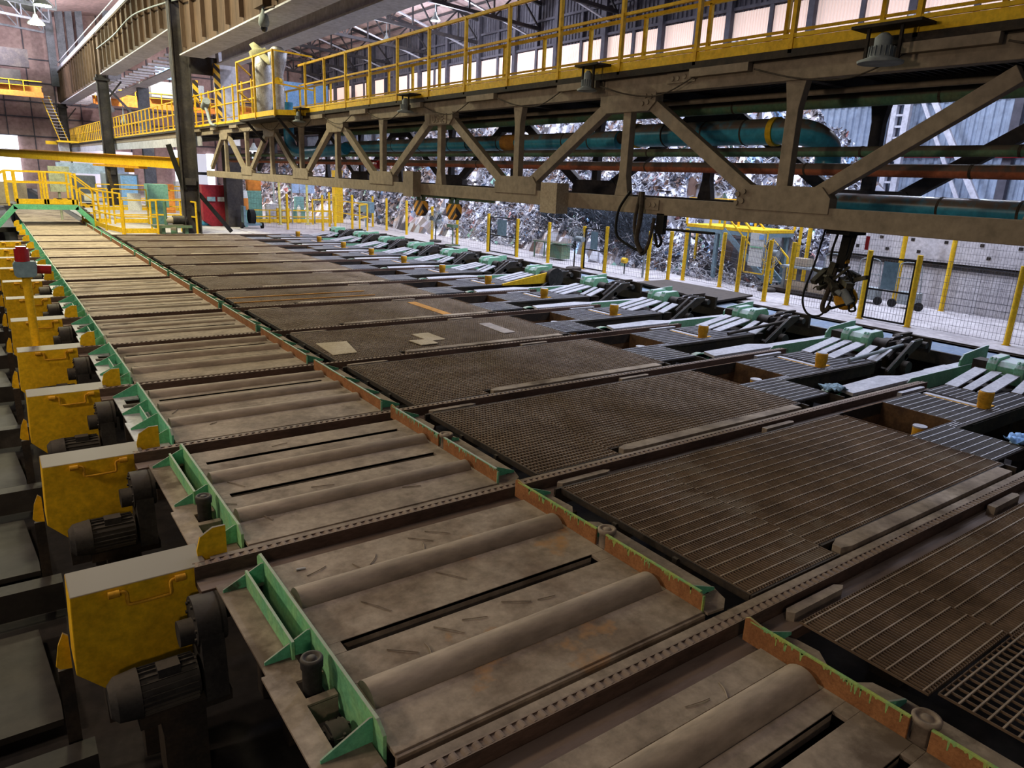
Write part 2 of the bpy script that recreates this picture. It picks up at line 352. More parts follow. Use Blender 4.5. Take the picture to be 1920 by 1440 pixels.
for k in range(7):
    y = 62+k*9; mb = MB(); mb.bar((9, y, 19.5), (-20, y, 21.5), .22).bar((9, y, 22.6), (-20, y, 25.2), .22)
    for i in range(11):
        x = 9-2.7*i; zt = 22.6+(9-x)*.09; zb = 19.5+(9-x)*.069; mb.bar((x, y, zb), (x, y, zt), .12); mb.bar((x, y, zb), (x-2.7, y, zt+.2), .12)
    tag(mb.build('roof_truss', m_bcol, loc=(0, y, 20)), 'grey lattice roof truss over the left bay, %s from the front' % ORD[k], 'roof truss', 'left bay roof trusses')
# far end wall
mb = MB().box(-22, 46, 124.8, 125.2, 0, 26)
struct('wall_far', mb, m_cladb)
mb = MB()
for z in (7.0, 9.5, 11.5, 14, 17): mb.box(-22, 46, 124.5, 124.8, z, z+.15)
for x in range(-20, 46, 3): mb.box(x, x+.12, 124.55, 124.8, 0, 24)
struct('trim_6', mb, m_clad)
for n, (x0, x1, z0, z1) in enumerate([(-6, 5.0, 4.6, 7.0), (-6, 5.0, 0.4, 4.3), (24.8, 25.8, .6, 6.3), (29.5, 30.6, .5, 6.0)]):
    struct('window_%d' % (60+n), MB().box(x0, x1, 124.3, 124.5, z0, z1), m_day)
struct('window_64', MB().box(11, 19, 123.9, 124.2, 0.5, 5.6), MAT('pale_daylit_sheet', (.70, .66, .80), emit=.75))
struct('window_65', MB().box(26, 29.4, 123.9, 124.2, 0.3, 5.9), MAT('pale_daylit_sheet_grey', (.62, .64, .74), emit=.6))

# ================================================================== ROLLER TABLES
def deck_table(mb, mbr, a, b, rollers, slots, nbr_front=True):
    """plate with slots and roller openings between Y=a and Y=b"""
    XL, XR = 1.92, 5.272; rw = .178 if a < 5 else .156
    cuts = [(c-rw, c+rw, 'r') for c in rollers]+[(c-w/2, c+w/2, 's') for c, w in slots]
    cuts.sort(); y = a
    for (c0, c1, t) in cuts:
        mb.box(XL, XR, y, c0, -.04, 0)
        if t == 's':
            mb.box(XL, 2.1, c0, c1, -.04, 0); mb.box(5.08, XR, c0, c1, -.04, 0)
            mb.box(2.1, 5.08, c1, c1+.012, -.16, -.001); 
        else:
            mb.box(XL, 2.0, c0, c1, -.04, 0); mb.box(5.22, XR, c0, c1, -.04, 0)
        y = c1
    mb.box(XL, XR, y, b, -.04, 0)
    mb.box(XL, XR, a-.035, a, -.22, -.015)
TABLES = {
 -1: dict(a=.35, b=3.17, rollers=[2.72, 1.15], slots=[(2.28, .13), (1.75, .1)]),
 0: dict(a=3.84, b=6.82, rollers=[6.10, 4.50], slots=[(5.19, .16)]),
 1: dict(a=7.42, b=10.50, rollers=[9.42, 8.15], slots=[(10.02, .10), (8.80, .12)]),
 2: dict(a=11.06, b=14.12, rollers=[13.72, 12.86, 11.97], slots=[(13.36, .09), (12.24, .10)]),
}
def gusset(mb, y, x0, x1, zb, zt, t=.016):
    mb.prism([(x0, zb), (x1, zb), (x1, zt), (x1-.03*(1 if x1 > x0 else -1), zt), (x0, zb+.03)], 'y', y-t/2, y+t/2)
def make_table(k):
    y = YR(k)
    T = TABLES.get(k) or dict(a=y+.28, b=y+3.32, rollers=[y+2.98, y+2.05, y+1.10], slots=[(y+2.55, .08), (y+1.50, .09)])
    a, b = T['a'], T['b']
    o = thing('roller_table', (3.6, a, 0), '%s dusty roller table from the front, green guard left, rusty flange right' % ORD[k+1], 'roller conveyor', 'roller tables in a row')
    mb = MB(); deck_table(mb, None, a, b, T['rollers'], T['slots'])
    mb.build('deck_plate', m_plate_rust if k == 0 else m_plate, o, bevel=.004)
    for c in T['rollers']:
        zr = -.06 if k < 4 else -.105; rad = .16 if k > 0 else .185; zr = zr if k > 0 else -.075; rm = MB().cyl((2.0, c, zr), (5.215, c, zr), rad, 36); rm.cyl((1.93, c, -.06), (5.26, c, -.06), .05, 12); rm.build('roller', m_roller, o)
    # left guard
    g0, g1 = a+.1, b+.12
    g = MB(); g.prism([(g0, -.30), (b-.02, -.28), (b-.02, -.05), (g1, -.05), (g1, .10), (g1-.07, .165), (g0+.12, .16), (g0, .09)], 'x', 1.875, 1.905)
    go = g.build('side_guard', m_gbright if k <= 1 else m_green, o, bevel=.004)
    # ledge with cut-outs
    L = MB()
    if k <= 1:
        for (p, q, x0, x1) in ((g1-.25, g1-.05, 1.44, 1.86), (a+1.42, g1-.25, 1.44, 1.73), (a+1.22, a+1.42, 1.40, 1.86), (a+.98, a+1.22, 1.40, 1.62), (a+.90, a+.98, 1.40, 1.86), (a+.36, a+.90, 1.40, 1.60), (a+.0, a+.36, 1.40, 1.86)):
            L.box(x0, x1, p, q, -.105, -.08)
        L.box(1.60, 1.605, a+.36, a+.90, -.3, -.1); L.box(1.6, 1.86, a+.90, a+.905, -.3, -.1)
        L.build('ledge_plate', m_silver if k > 3 else m_plate, o)
        s2 = MB(); s2.prism([(a+1.5, -.08), (g1-.22, -.08), (g1-.22, .10), (a+1.5, .10)], 'x', 1.69, 1.715); s2.build('inner_guard', m_gbright, o)
        ribs = (g1-.22, a+1.56, a+.28)
        MB().lathe((1.72, a+1.10, -.32), [(.075, 0), (.08, .42), (.092, .43), (.095, .50), (.085, .52), (.065, .52), (.062, .505), (.036, .505), (.036, .517), (.001, .517)], 24).build('guide_bollard', m_dmotor, o)
        bb = MB().cyl((1.72, a+.60, -.30), (1.72, a+.60, -.14), .115, 20).cyl((1.66, a+.60, -.22), (1.80, a+.60, -.22), .13, 20)
        for t in range(6): bb.cyl((1.72+.1*math.cos(t), a+.6+.1*math.sin(t), -.14), (1.72+.1*math.cos(t), a+.6+.1*math.sin(t), -.12), .014, 6)
        bb.build('bearing_housing', m_dmotor, o)
    else:
        for (p, q, x0, x1) in ((g1-.3, g1-.05, 1.48, 1.86), (g1-.6, g1-.3, 1.48, 1.62), (a+1.55, g1-.6, 1.48, 1.86), (a+.9, a+1.55, 1.44, 1.70), (a+.45, a+.9, 1.44, 1.66), (a, a+.45, 1.44, 1.86)):
            L.box(x0, x1, p, q, -.105, -.08)
        L.build('ledge_plate', m_silver, o)
        s2 = MB(); s2.prism([(a+1.15, -.08), (a+1.9, -.08), (a+1.9, .07), (a+1.15, .07)], 'x', 1.72, 1.74); s2.build('inner_guard', m_green, o)
        ribs = (g1-.1, a+2.0, a+1.15, a+.3)
        MB().cyl((1.55, a+2.45, -.13), (1.8, a+2.45, -.13), .09, 16).build('bearing_housing', m_dmotor, o)
    for yy in ribs:
        gb = MB(); gusset(gb, yy, 1.47, 1.88, -.08, .135); gb.build('guard_rib', m_green, o)
    if k >= 1:
        yp = a-.03
        pl = MB(); pl.prism([(1.39, -.05), (1.68, -.05), (1.68, .33), (1.55, .33), (1.42, .25), (1.38, .1)], 'y', yp-.03, yp)
        pl.build('end_shield', m_yellow, o)
    # right flange
    F = MB(); mid = (a+b)/2-.06
    FX = 5.272
    F.prism([(a+.02, -.03), (mid, -.03), (mid, .19), (a+.2, .195), (a+.06, .175), (a+.02, .15)], 'x', FX, FX+.025)
    F.prism([(mid+.16, -.03), (b+.2, -.03), (b+.2, .20), (b+.16, .225), (b+.02, .20), (mid+.16, .19)] if k <= 1 else [(mid-.01, -.03), (b+.2, -.03), (b+.2, .19), (mid-.01, .19)], 'x', FX, FX+.025)
    fo = F.build('end_flange', m_rust, o, bevel=.003)
    rr = random.Random(k+50); D = MB()
    D.box(FX-.002, FX+.028, a+.06, mid, .184, .196).box(FX-.002, FX+.028, mid+.16, b+.14, .186, .20).box(FX-.002, FX+.027, a+.014, a+.026, -.03, .16)
    if k <= 1:
        for q in range(70):
            yy = rr.uniform(a+.1, b); hh = rr.choice((.015, .02, .03, .04, .08)); w = rr.uniform(.006, .02)
            if mid-.03 < yy < mid+.19: continue
            D.prism([(yy-w, .187), (yy+w, .187), (yy+.004, .187-hh), (yy-.003, .187-hh)], 'x', FX-.0015, FX-.0005)
    D.build('paint_drips', m_drip if k <= 0 else m_green2, fo)
    Q = MB(); x0 = FX+.025
    if k <= 1: poly = [(x0, a-.04), (5.52, a-.06), (5.66, a+.04), (5.73, a+.24), (5.74, a+1.75), (5.70, a+2.0), (5.52, a+2.12), (5.54, a+2.3), (5.70, a+2.5), (5.68, b-.1), (5.58, b+.1), (x0, b+.12)]
    else: poly = [(x0, a), (5.5, a-.02), (5.66, a+.08), (5.72, a+.28), (5.72, b-.12), (5.64, b+.06), (x0, b+.1)]
    Q.prism(poly, 'z', -.03, -.004)
    Q.build('outer_ledge', m_plate, o)
    sl = MB().box(5.50, 5.53, a+.5, a+1.1, -.003, .001).box(5.56, 5.6, a+.2, a+.27, -.003, .001); sl.build('ledge_slots', m_black, o)
    if k <= 1:
        MB().lathe((5.37, mid+.08, -.03), [(.085, 0), (.085, .19), (.105, .195), (.108, .235), (.10, .245), (.075, .245), (.07, .232), (.045, .232), (.04, .24), (.001, .24)], 28).build('guide_bollard', m_plate, o)
    for yy in ((a+.22, a+1.72, b-.02) if k <= 1 else (a+.15, a+1.0, a+1.9, b-.1)):
        rb = MB(); gusset(rb, yy, 5.70, FX+.025, -.004, .165, .02); rb.build('flange_rib', m_green, o)
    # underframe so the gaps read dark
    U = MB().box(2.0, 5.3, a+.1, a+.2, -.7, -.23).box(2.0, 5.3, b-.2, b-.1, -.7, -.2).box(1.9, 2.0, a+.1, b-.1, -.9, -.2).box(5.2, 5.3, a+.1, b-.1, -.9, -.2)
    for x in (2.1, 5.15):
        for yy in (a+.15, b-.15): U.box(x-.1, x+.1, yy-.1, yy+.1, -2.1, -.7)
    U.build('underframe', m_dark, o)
    return o
for k in range(-1, 15): make_table(k)

o = thing('far_roller_line', (3.6, 70, 0), 'far dusty continuation of the roller line beyond the green crossover', 'roller conveyor')
mb = MB()
for i in range(24): mb.box(1.95, 5.3, 58.2+i*1.2, 59.3+i*1.2, -.06, 0)
mb.build('deck_plates', m_plate, o); MB().box(2.1, 5.1, 58.2, 87, -2.1, -.06).build('underframe', m_dark, o)
struct('trim_8', MB().box(-20, 1.5, 56, 124, -.5, -.2).box(5.4, 5.9, 56, 124, -.5, -.1), m_lfloor)
# pale offcuts lying on the plates
debris = [(2.35, 6.5, .25, 20), (2.75, 6.35, .2, -75), (2.95, 6.42, .22, 50), (3.6, 6.55, .3, -45), (3.85, 6.6, .3, -40), (3.55, 6.4, .2, 70), (2.6, 5.6, .35, -60), (3.5, 5.7, .35, -55), (2.5, 4.85, .28, -40), (3.0, 4.9, .3, -50), (3.3, 4.93, .25, -20), (3.8, 4.95, .3, -30), (2.7, 4.75, .2, 80), (4.1, 4.85, .2, -10), (2.25, 9.1, .3, -60), (3.2, 8.5, .3, -15), (2.3, 7.95, .2, -70), (4.2, 7.9, .25, -20), (2.2, 12.6, .25, 60), (2.6, 11.7, .15, 30), (3.4, 13.9, .3, -20), (4.5, 2.98, .2, 60), (4.2, 3.0, .25, -10), (2.0, 8.55, .22, -30), (3.2, 10.25, .25, 10)]
for n, (x, y, l, a) in enumerate(debris):
    t = R_(a); dx, dy = math.cos(t)*l/2, math.sin(t)*l/2
    mb = MB().tube([(x-dx, y-dy, .008), (x+dx*.1+.01, y+dy*.1-.01, .012), (x+dx, y+dy, .009)], .006, 5)
    tag(mb.build('metal_offcut', m_plate, loc=(x, y, 0)), 'thin bent metal offcut lying on a dusty roller table plate', 'offcut', 'thin metal offcuts on the roller tables')
tag(MB().cyl((2.18, 6.62, .012), (2.27, 6.60, .012), .012, 8).build('bright_bolt', m_srod, loc=(2.22, 6.6, 0)), 'small shiny bolt on the plate behind the green guard', 'bolt')

# ================================================================== TRANSFER RAILS
def make_rail(k):
    y = YR(k); x0, x1 = 1.30, 16.85
    o = thing('transfer_rail', (9, y, -.2), '%s rusty toothed transfer rail from the front, crossing between two bays' % ORD[k], 'rail', 'transfer rails between the bays')
    mb = MB(); mb.box(x0, x1, y-.045, y+.06, -.18, .03); mb.box(x0, x1, y-.29, y-.05, -.18, -.10); mb.box(x0, x1, y-.30, y-.27, -.22, -.095)
    mb.build('rail_body', m_rail, o, bevel=.004)
    mb = MB().box(x0+.2, x1, y+.07, y+.175, -.15, .012); mb.build('wear_strip', m_railtop if k > 1 else m_plate, o)
    mb = MB(); n = int((x1-x0)/.10)
    for i in range(n):
        x = x0+i*.10
        mb.prism([(x, .028), (x+.02, .042), (x+.045, .048), (x+.065, .042), (x+.075, .028)], 'y', y-.03, y+.045) if k < 5 else (mb.box(x, x+.05, y-.03, y+.045, .03, .05))
    mb.box(x0, x1, y-.045, y-.034, .03, .046).box(x0, x1, y+.048, y+.06, .03, .044)
    mb.build('rack_chain', m_rail, o)
    # raised blocks
    b = MB().prism([(6.05, y-.21), (6.9, y-.21), (6.98, y-.17), (6.9, y-.11), (6.05, y-.11), (6.0, y-.15)], 'z', -.10, .0); b.build('guide_block', m_plate, o)
    if k > 0 or k == 0:
        b = MB().prism([(15.4, y-.20), (16.4, y-.20), (16.45, y-.15), (16.4, y-.1), (15.4, y-.1)], 'z', -.10, .02); b.build('guide_block', m_silver, o)
        b = MB().prism([(10.7, y-.20), (11.5, y-.20), (11.55, y-.15), (11.5, y-.1), (10.7, y-.1)], 'z', -.10, .01); b.build('guide_block', m_plate, o)
        b = MB().prism([(7.68, y+.27), (7.85, y+.23), (12.4, y+.23), (12.4, y+.44), (7.85, y+.44), (7.68, y+.38)], 'z', -.12, .035); b.build('pusher_bar', m_plate, o, bevel=.006)
    mb = MB()
    for x in (3, 6, 9, 12, 15): mb.box(x-.12, x+.12, y-.2, y+.2, -2.1, -.18)
    mb.each('support', m_dark, o)
for k in range(0, 13): make_rail(k)

# ================================================================== FLOOR GRATINGS
GC = {}
def grate_mesh(w, d, bp, rp, kind):
    key = (round(w, 3), round(d, 3), bp, rp, kind)
    if key in GC: return GC[key]
    mb = MB(); h = .022 if kind == 'r' else .04
    n = max(2, int(round(w/bp)))
    for i in range(n+1):
        x = i*w/n; mb.box(x-.005, x+.005, 0, d, -h, 0)
    mb.box(0, w, 0, .008, -h, 0).box(0, w, d-.008, d, -h, 0)
    rd = MB(); m = max(1, int(round(d/rp)))
    for j in range(m+1):
        yy = .05+j*(d-.1)/m; rd.box(0, w, yy-.007, yy+.007, -.016, .003)
    a = mb.mesh('grating_bars', m_grate if kind == 'r' else m_sgrate); b = rd.mesh('grating_rods', m_rod if kind == 'r' else m_srod)
    GC[key] = (a, b); return GC[key]
def grating(x0, x1, y0, y1, kind, label, group, bp=.047, rp=.18):
    a, b = grate_mesh(x1-x0-.012, y1-y0, bp, rp, kind)
    o = bpy.data.objects.new('floor_grating', None); C.objects.link(o); o.location = (x0+.006, y0, 0); o['_o'] = (x0, y0, 0); tag(o, label, 'grating', group)
    for nm, me in (('bearing_bars', a), ('cross_rods', b)):
        c = bpy.data.objects.new(nm, me); C.objects.link(c); c.parent = o; 
    return o
BROWN = [5.96, 7.56, 8.60, 9.62, 10.64, 11.66, 12.74]
for k in range(-1, 12):
    y = YR(k); bp, rp = (.047, .182) if k <= 0 else (.062, .10)
    for c in range(6):
        ya = y+(.25 if c == 0 else .50); yb = y+3.32
        if k == -1:
            if c == 0: ya = y+2.1
            elif c >= 1: ya = y+1.2
        grating(BROWN[c], BROWN[c+1], ya, yb, 'r', 'rusty brown grating in the %s bay from the front, %s panel from the rollers' % (ORD[k+1], ORD[c]), 'rusty floor gratings', bp, rp)
    if k == -1:
        grating(6.05, 8.4, .55, 1.82+.15, 'r', 'coarse square-mesh rusty grating with a torn edge at the front corner', None, .11, .12); continue
    s = 'grey galvanised floor grating '
    grating(12.76, 14.02, y+.62, y+1.97, 's', s+'between square pit and long trench of the %s bay' % ORD[k+1], 'galvanised floor gratings', .05, .17)
    grating(14.42, 15.86, y+1.76, y+3.32, 's', s+'left of the yellow stop in the %s bay' % ORD[k+1], 'galvanised floor gratings', .05, .17)
    grating(16.24, 17.85, y+1.76, y+2.52, 's', s+'right of the yellow stop, front half, %s bay' % ORD[k+1], 'galvanised floor gratings', .05, .17)
    grating(16.24, 17.15, y+2.53, y+3.32, 's', s+'right of the yellow stop, rear half, %s bay' % ORD[k+1], 'galvanised floor gratings', .05, .17)
    grating(14.03, 14.41, y+1.76, y+1.97, 's', s+'strip at the square pit corner in the %s bay' % ORD[k+1], 'galvanised floor gratings', .05, .1)
    grating(15.87, 16.23, y+1.76, y+2.0, 's', s+'strip in front of the yellow stop in the %s bay' % ORD[k+1], 'galvanised floor gratings', .05, .12)
    # steel frame of the bay
    o = thing('bay_frame', (12, y+.4, -.3), 'dark rusty frame under the gratings and round the pit, %s bay from the front' % ORD[k+1], 'steel frame', 'bay frames')
    mb = MB().box(5.94, 5.955, y+.25, y+3.34, -.09, -.004).box(5.95, 7.6, y+.222, y+.248, -.09, -.005).box(7.6, 12.78, y+.46, y+.495, -.3, -.005).box(5.85, 14.4, y+3.325, y+3.36, -.25, -.005)
    mb.box(12.74, 12.78, y+.3, y+.6, -.3, -.005)
    for yy in (y+1.2, y+2.2): mb.box(5.9, 12.7, yy, yy+.07, -.3, -.05)
    for x in (7.56, 9.62, 11.66): mb.box(x-.03, x+.03, y+.5, y+3.3, -.3, -.05)
    mb.build('edge_beam', m_dark, o)
    mb = MB().box(14.41, 14.43, y+1.98, y+3.33, -.55, -.003).box(12.98, 14.41, y+3.33, y+3.36, -.55, -.003).box(12.96, 12.98, y+1.98, y+3.33, -.55, -.05).box(12.98, 14.41, y+1.975, y+1.985, -.3, -.05)
    mb.build('pit_lining', m_pitl, o)
    mb = MB().box(14.03, 17.9, y+1.715, y+1.75, -.32, .0).box(17.87, 17.9, y+1.75, y+2.53, -.2, -.01).box(14.43, 17.87, y+3.33, y+3.36, -.2, -.003).box(14.02, 14.05, y+.3, y+1.75, -.3, -.005)
    mb.box(14.6, 17.8, y+1.70, y+1.715, -.06, -.03)
    mb.build('trench_beam', m_dark, o)
    mb = MB()
    for x, yy in ((6, .4), (6, 3.2), (9.6, .5), (9.6, 3.2), (12.8, .5), (12.8, 3.2), (17.7, 1.8), (17.7, 3.2)): mb.box(x-.08, x+.08, y+yy-.08, y+yy+.08, -2.1, -.3)
    mb.each('post', m_dark, o)
tag(MB().box(10.95, 11.25, YR(4)+.32, YR(4)+2.9, .004, .012).build('rust_strip', m_orustg, loc=(11.1, YR(4)+1.6, 0)), 'bright orange rusty strip lying across a grating', 'steel strip')
for j, yy in enumerate((.95, 1.85)):
    tag(MB().box(5.9, 10.6, YR(5)+yy, YR(5)+yy+.06, .004, .03).build('weld_seam_bar', m_orustg, loc=(8, YR(5)+yy, 0)), 'orange rusty bar along a far grating, the %s of two' % ('nearer', 'farther')[j], 'steel bar', 'orange rusty bars')

# loose sheets on the gratings
def sheet(name, pts, z, label, mat=m_card, cat='board'):
    mb = MB().prism(pts, 'z', z, z+.015); return tag(mb.build(name, mat, loc=(sum(p[0] for p in pts)/len(pts), sum(p[1] for p in pts)/len(pts), z)), label, cat)
sheet('steel_sheet', [(6.12, 16.45), (6.88, 16.38), (6.64, 15.19), (6.05, 15.17)], .005, 'beige sheet with two slots lying on a grating beside the roller tables', m_card, 'sheet')
sheet('cardboard', [(8.72, 16.46), (9.22, 16.46), (9.24, 15.58), (8.75, 15.56)], .005, 'farther of two overlapping beige boards on the grating')
sheet('cardboard', [(8.27, 15.75), (8.82, 15.70), (8.80, 15.18), (8.32, 15.18)], .022, 'nearer of two overlapping beige boards on the grating')
sheet('steel_sheet', [(11.14, 16.96), (11.52, 16.98), (11.46, 15.60), (11.06, 15.56)], .005, 'pale narrow steel strip lying on a brown grating', m_railtop, 'sheet')

# ================================================================== MOTORS AND COVERS (left)
def make_cover(k):
    y = YR(k)+.05-.07                      # front face near the rail line
    yf = y; o = thing('motor_cover', (.8, yf, -1.0), ('%s yellow motor cover box from the front, dusty grey top, rebar handle' % ORD[k-1]), 'machine cover', 'yellow motor covers')
    mb = MB(); mb.prism([(.17, -.8), (.40, -1.05), (1.20, -.98), (1.45, -.95), (1.43, .04), (.20, .04)], 'y', yf, yf+.52)
    mb.build('cover_box', m_yellow, o, bevel=.01)
    h = MB().tube([(.56, yf-.02, -.02), (.66, yf-.03, -.025), (.67, yf-.04, -.14), (.72, yf-.045, -.165), (1.0, yf-.045, -.165), (1.06, yf-.045, -.15), (1.07, yf-.03, -.03), (1.16, yf-.02, -.02)], .015, 8)
    h.build('handle', m_oy, o)
    h = MB().cyl((.51, yf-.03, -.02), (.61, yf-.03, -.02), .036, 14).cyl((1.11, yf-.03, -.02), (1.21, yf-.03, -.02), .036, 14); h.build('handle_socket', m_oy, o)
    w = MB().prism([(.02, -.72), (.06, -.5), (.11, -.38), (.15, -.42), (.15, -.78), (.05, -.76)], 'y', yf+.12, yf+.15); w.build('side_lug', m_yellow, o)
    w = MB().box(.03, .15, yf+.12, yf+.18, -2.1, -.78).box(.4, 1.3, yf+.05, yf+.45, -1.5, -1.0).box(.7, 1.1, yf+.1, yf+.4, -2.1, -1.5); w.build('pedestal', m_dark, o)
    return o
for k in range(1, 12): make_cover(k)
def make_motor(k):
    y = YR(k)-.48
    o = thing('drive_motor', (.9, y, -1.0), ('%s grimy ribbed drive motor from the front, before a yellow cover' % ORD[k-1]), 'motor', 'grimy drive motors')
    mb = MB().cyl((.62, y, -.88), (1.16, y, -.88), .205, 28)
    for t in range(22):
        a = 2*math.pi*t/22; mb.bar((.64, y+.215*math.cos(a), -.88+.215*math.sin(a)), (1.14, y+.215*math.cos(a), -.88+.215*math.sin(a)), .035, .008, up=(0, math.cos(a+1.57), math.sin(a+1.57)))
    mb.box(.8, 1.0, y-.13, y+.02, -.74, -.62)
    mb.build('motor_body', m_dmotor, o)
    MB().cyl((.44, y, -.88), (.64, y, -.88), .215, 28, .24).cyl((.38, y, -.88), (.44, y, -.88), .15, 28, .215).build('fan_cowl', m_dmotor, o)
    g = MB().cyl((1.18, y+.12, -.36), (1.42, y+.12, -.36), .25, 36).cyl((1.04, y+.12, -.46), (1.18, y+.12, -.46), .13, 24).cyl((1.40, y+.12, -.36), (1.46, y+.12, -.36), .25, 36)
    g.prism([(y-.2, -1.1), (y+.34, -1.1), (y+.35, -.35), (y-.11, -.35)], 'x', 1.2, 1.42)
    for t in range(10):
        a = 2*math.pi*t/10; g.cyl((1.16, y+.12+.2*math.cos(a), -.36+.2*math.sin(a)), (1.19, y+.12+.2*math.cos(a), -.36+.2*math.sin(a)), .018, 6)
    g.cyl((1.46, y+.1, -.36), (1.66, y+.1, -.36), .05, 12)
    g.build('gearbox', m_dmotor, o)
    MB().box(.6, 1.45, y-.15, y+.35, -1.2, -1.08).box(.8, 1.2, y-.1, y+.3, -2.1, -1.2).build('motor_base', m_dark, o)
    return o
for k in range(1, 12): make_motor(k)
def cyl_thing(name, p, q, r, mat, label, cat, group=None):
    return tag(MB().cyl(p, q, r, 20).build(name, mat, loc=tuple((a+b)/2 for a, b in zip(p, q))), label, cat, group)
# beacon on a yellow post
o = thing('beacon_post', (.6, 19.1, -.9), 'yellow post with a red warning beacon standing among the motor covers', 'warning beacon')
MB().cyl((.6, 19.1, -1.9), (.575, 19.1, 1.55), .085, 16).build('post', m_yellow, o)
MB().prism([(.37, 1.55), (.42, 1.50), (.72, 1.50), (.78, 1.55), (.80, 1.78), (.76, 1.84), (.40, 1.84), (.36, 1.78)], 'y', 18.95, 19.2).build('junction_box', m_bgrey, o)
MB().cyl((.55, 19.08, 1.84), (.55, 19.08, 2.12), .14, 20).cyl((.55, 19.08, 2.12), (.55, 19.08, 2.16), .10, 20).build('red_lens', m_lred, o)
MB().cyl((.78, 19.1, 1.66), (1.06, 19.1, 1.64), .10, 16).build('red_horn', m_lred, o)

# ================================================================== END MACHINERY (right end of each bay)
def make_arm(k):
    y = YR(k); o = thing('lifting_arm', (17, y+.55, -.3), 'long pale-topped green arm lying in the trench of the %s bay from the front' % ORD[k+1], 'machine arm', 'green lifting arms')
    mb = MB(); mb.prism([(14.35, y+.30), (14.5, y+.76), (16.4, y+.86), (16.9, y+.62), (20.2, y+.60), (20.2, y+.34), (16.7, y+.30)], 'z', -.04, .03)
    mb.build('top_plate', m_silver, o, bevel=.005)
    mb = MB().prism([(16.6, -.02), (16.8, -.2), (17.3, -.30), (20.2, -.30), (20.2, .06), (16.75, .06)], 'y', y+.275, y+.30).prism([(16.9, -.3), (20.2, -.3), (20.2, -.04), (16.9, -.04)], 'y', y+.58, y+.6)
    mb.build('arm_side', m_green2, o)
    mb = MB().prism([(19.3, .03), (20.8, .03), (20.8, .44), (20.6, .44), (19.45, .34), (19.3, .2)], 'y', y+.33, y+.37); mb.build('end_plate', m_green2, o, bevel=.004)
    mb = MB().prism([(14.08+.35*math.cos(t/8*math.pi)+.35, -.22+.2*math.sin(t/8*math.pi)) for t in range(9)], 'y', y+.8, y+.95).box(14.3, 15.3, y+.8, y+.92, -.16, -.05); mb.build('end_claw', m_green, o)
    mb = MB().box(15.5, 15.7, y+.4, y+.6, -2.1, -.04).box(18.5, 18.8, y+.35, y+.55, -2.1, -.04); mb.each('support', m_dark, o)
def make_slats(k):
    y = YR(k); o = thing('slat_ramp', (18, y+2.6, -.1), 'ramp of pale sloping steel slats rising to a green housing, %s bay from the front' % ORD[k+1], 'slat ramp', 'pale slat ramps')
    for j, dy in enumerate((3.24, 2.90, 2.56, 2.20, 1.84)):
        w = .27 if j in (0, 2, 4) else .20; xs = 17.2 if dy > 2.5 else 17.92
        MB().prism([(xs, -.02), (18.62, .22), (18.62, .25), (xs, .01)], 'y', y+dy-w/2, y+dy+w/2).build('slat', m_silver, o)
    MB().box(18.1, 18.5, y+1.85, y+3.4, -.35, -.05).build('ramp_support', m_dark, o)
def make_housing(k):
    y = YR(k); o = thing('bearing_block', (18.9, y+2.75, -.2), 'green bolted bearing block behind the pale slats, %s bay from the front' % ORD[k+1], 'bearing block', 'green bearing blocks')
    mb = MB(); mb.prism([(y+2.35, .0), (y+3.15, .0), (y+3.15, .14), (y+3.1, .2), (y+2.4, .2), (y+2.35, .12)], 'x', 18.60, 18.72)
    for dy in (2.38, 2.95):
        mb.prism([(18.62, .0), (18.62, .40), (18.74, .54), (19.3, .56), (19.42, .40), (19.42, 0)], 'y', y+dy, y+dy+.20)
    mb.prism([(18.68, .0), (18.68, .36), (18.8, .47), (19.35, .5), (19.4, 0)], 'y', y+2.58, y+2.95)
    mb.build('block_body', m_green2, o, bevel=.012)
    if k < 5:
        for dy in (2.44, 2.52, 3.01, 3.09):
            MB().cyl((18.59, y+dy, .22), (18.62, y+dy, .22), .022, 6).build('bolt', m_green, o); MB().cyl((18.66, y+dy, .50), (18.70, y+dy, .54), .022, 6).build('bolt', m_green, o)
    mb = MB().box(18.7, 19.1, y+3.16, y+3.48, .1, .42).box(18.9, 19.5, y+1.95, y+2.34, .06, .36).box(18.8, 19.3, y+2.3, y+3.2, -.4, 0).box(18.95, 19.15, y+2.5, y+3.0, -2.1, -.4); mb.build('spacer', m_dark, o)
    mb = MB().cyl((19.0, y+2.0, .22), (19.0, y+2.36, .22), .19, 24); mb.build('end_ring', m_dmotor, o)
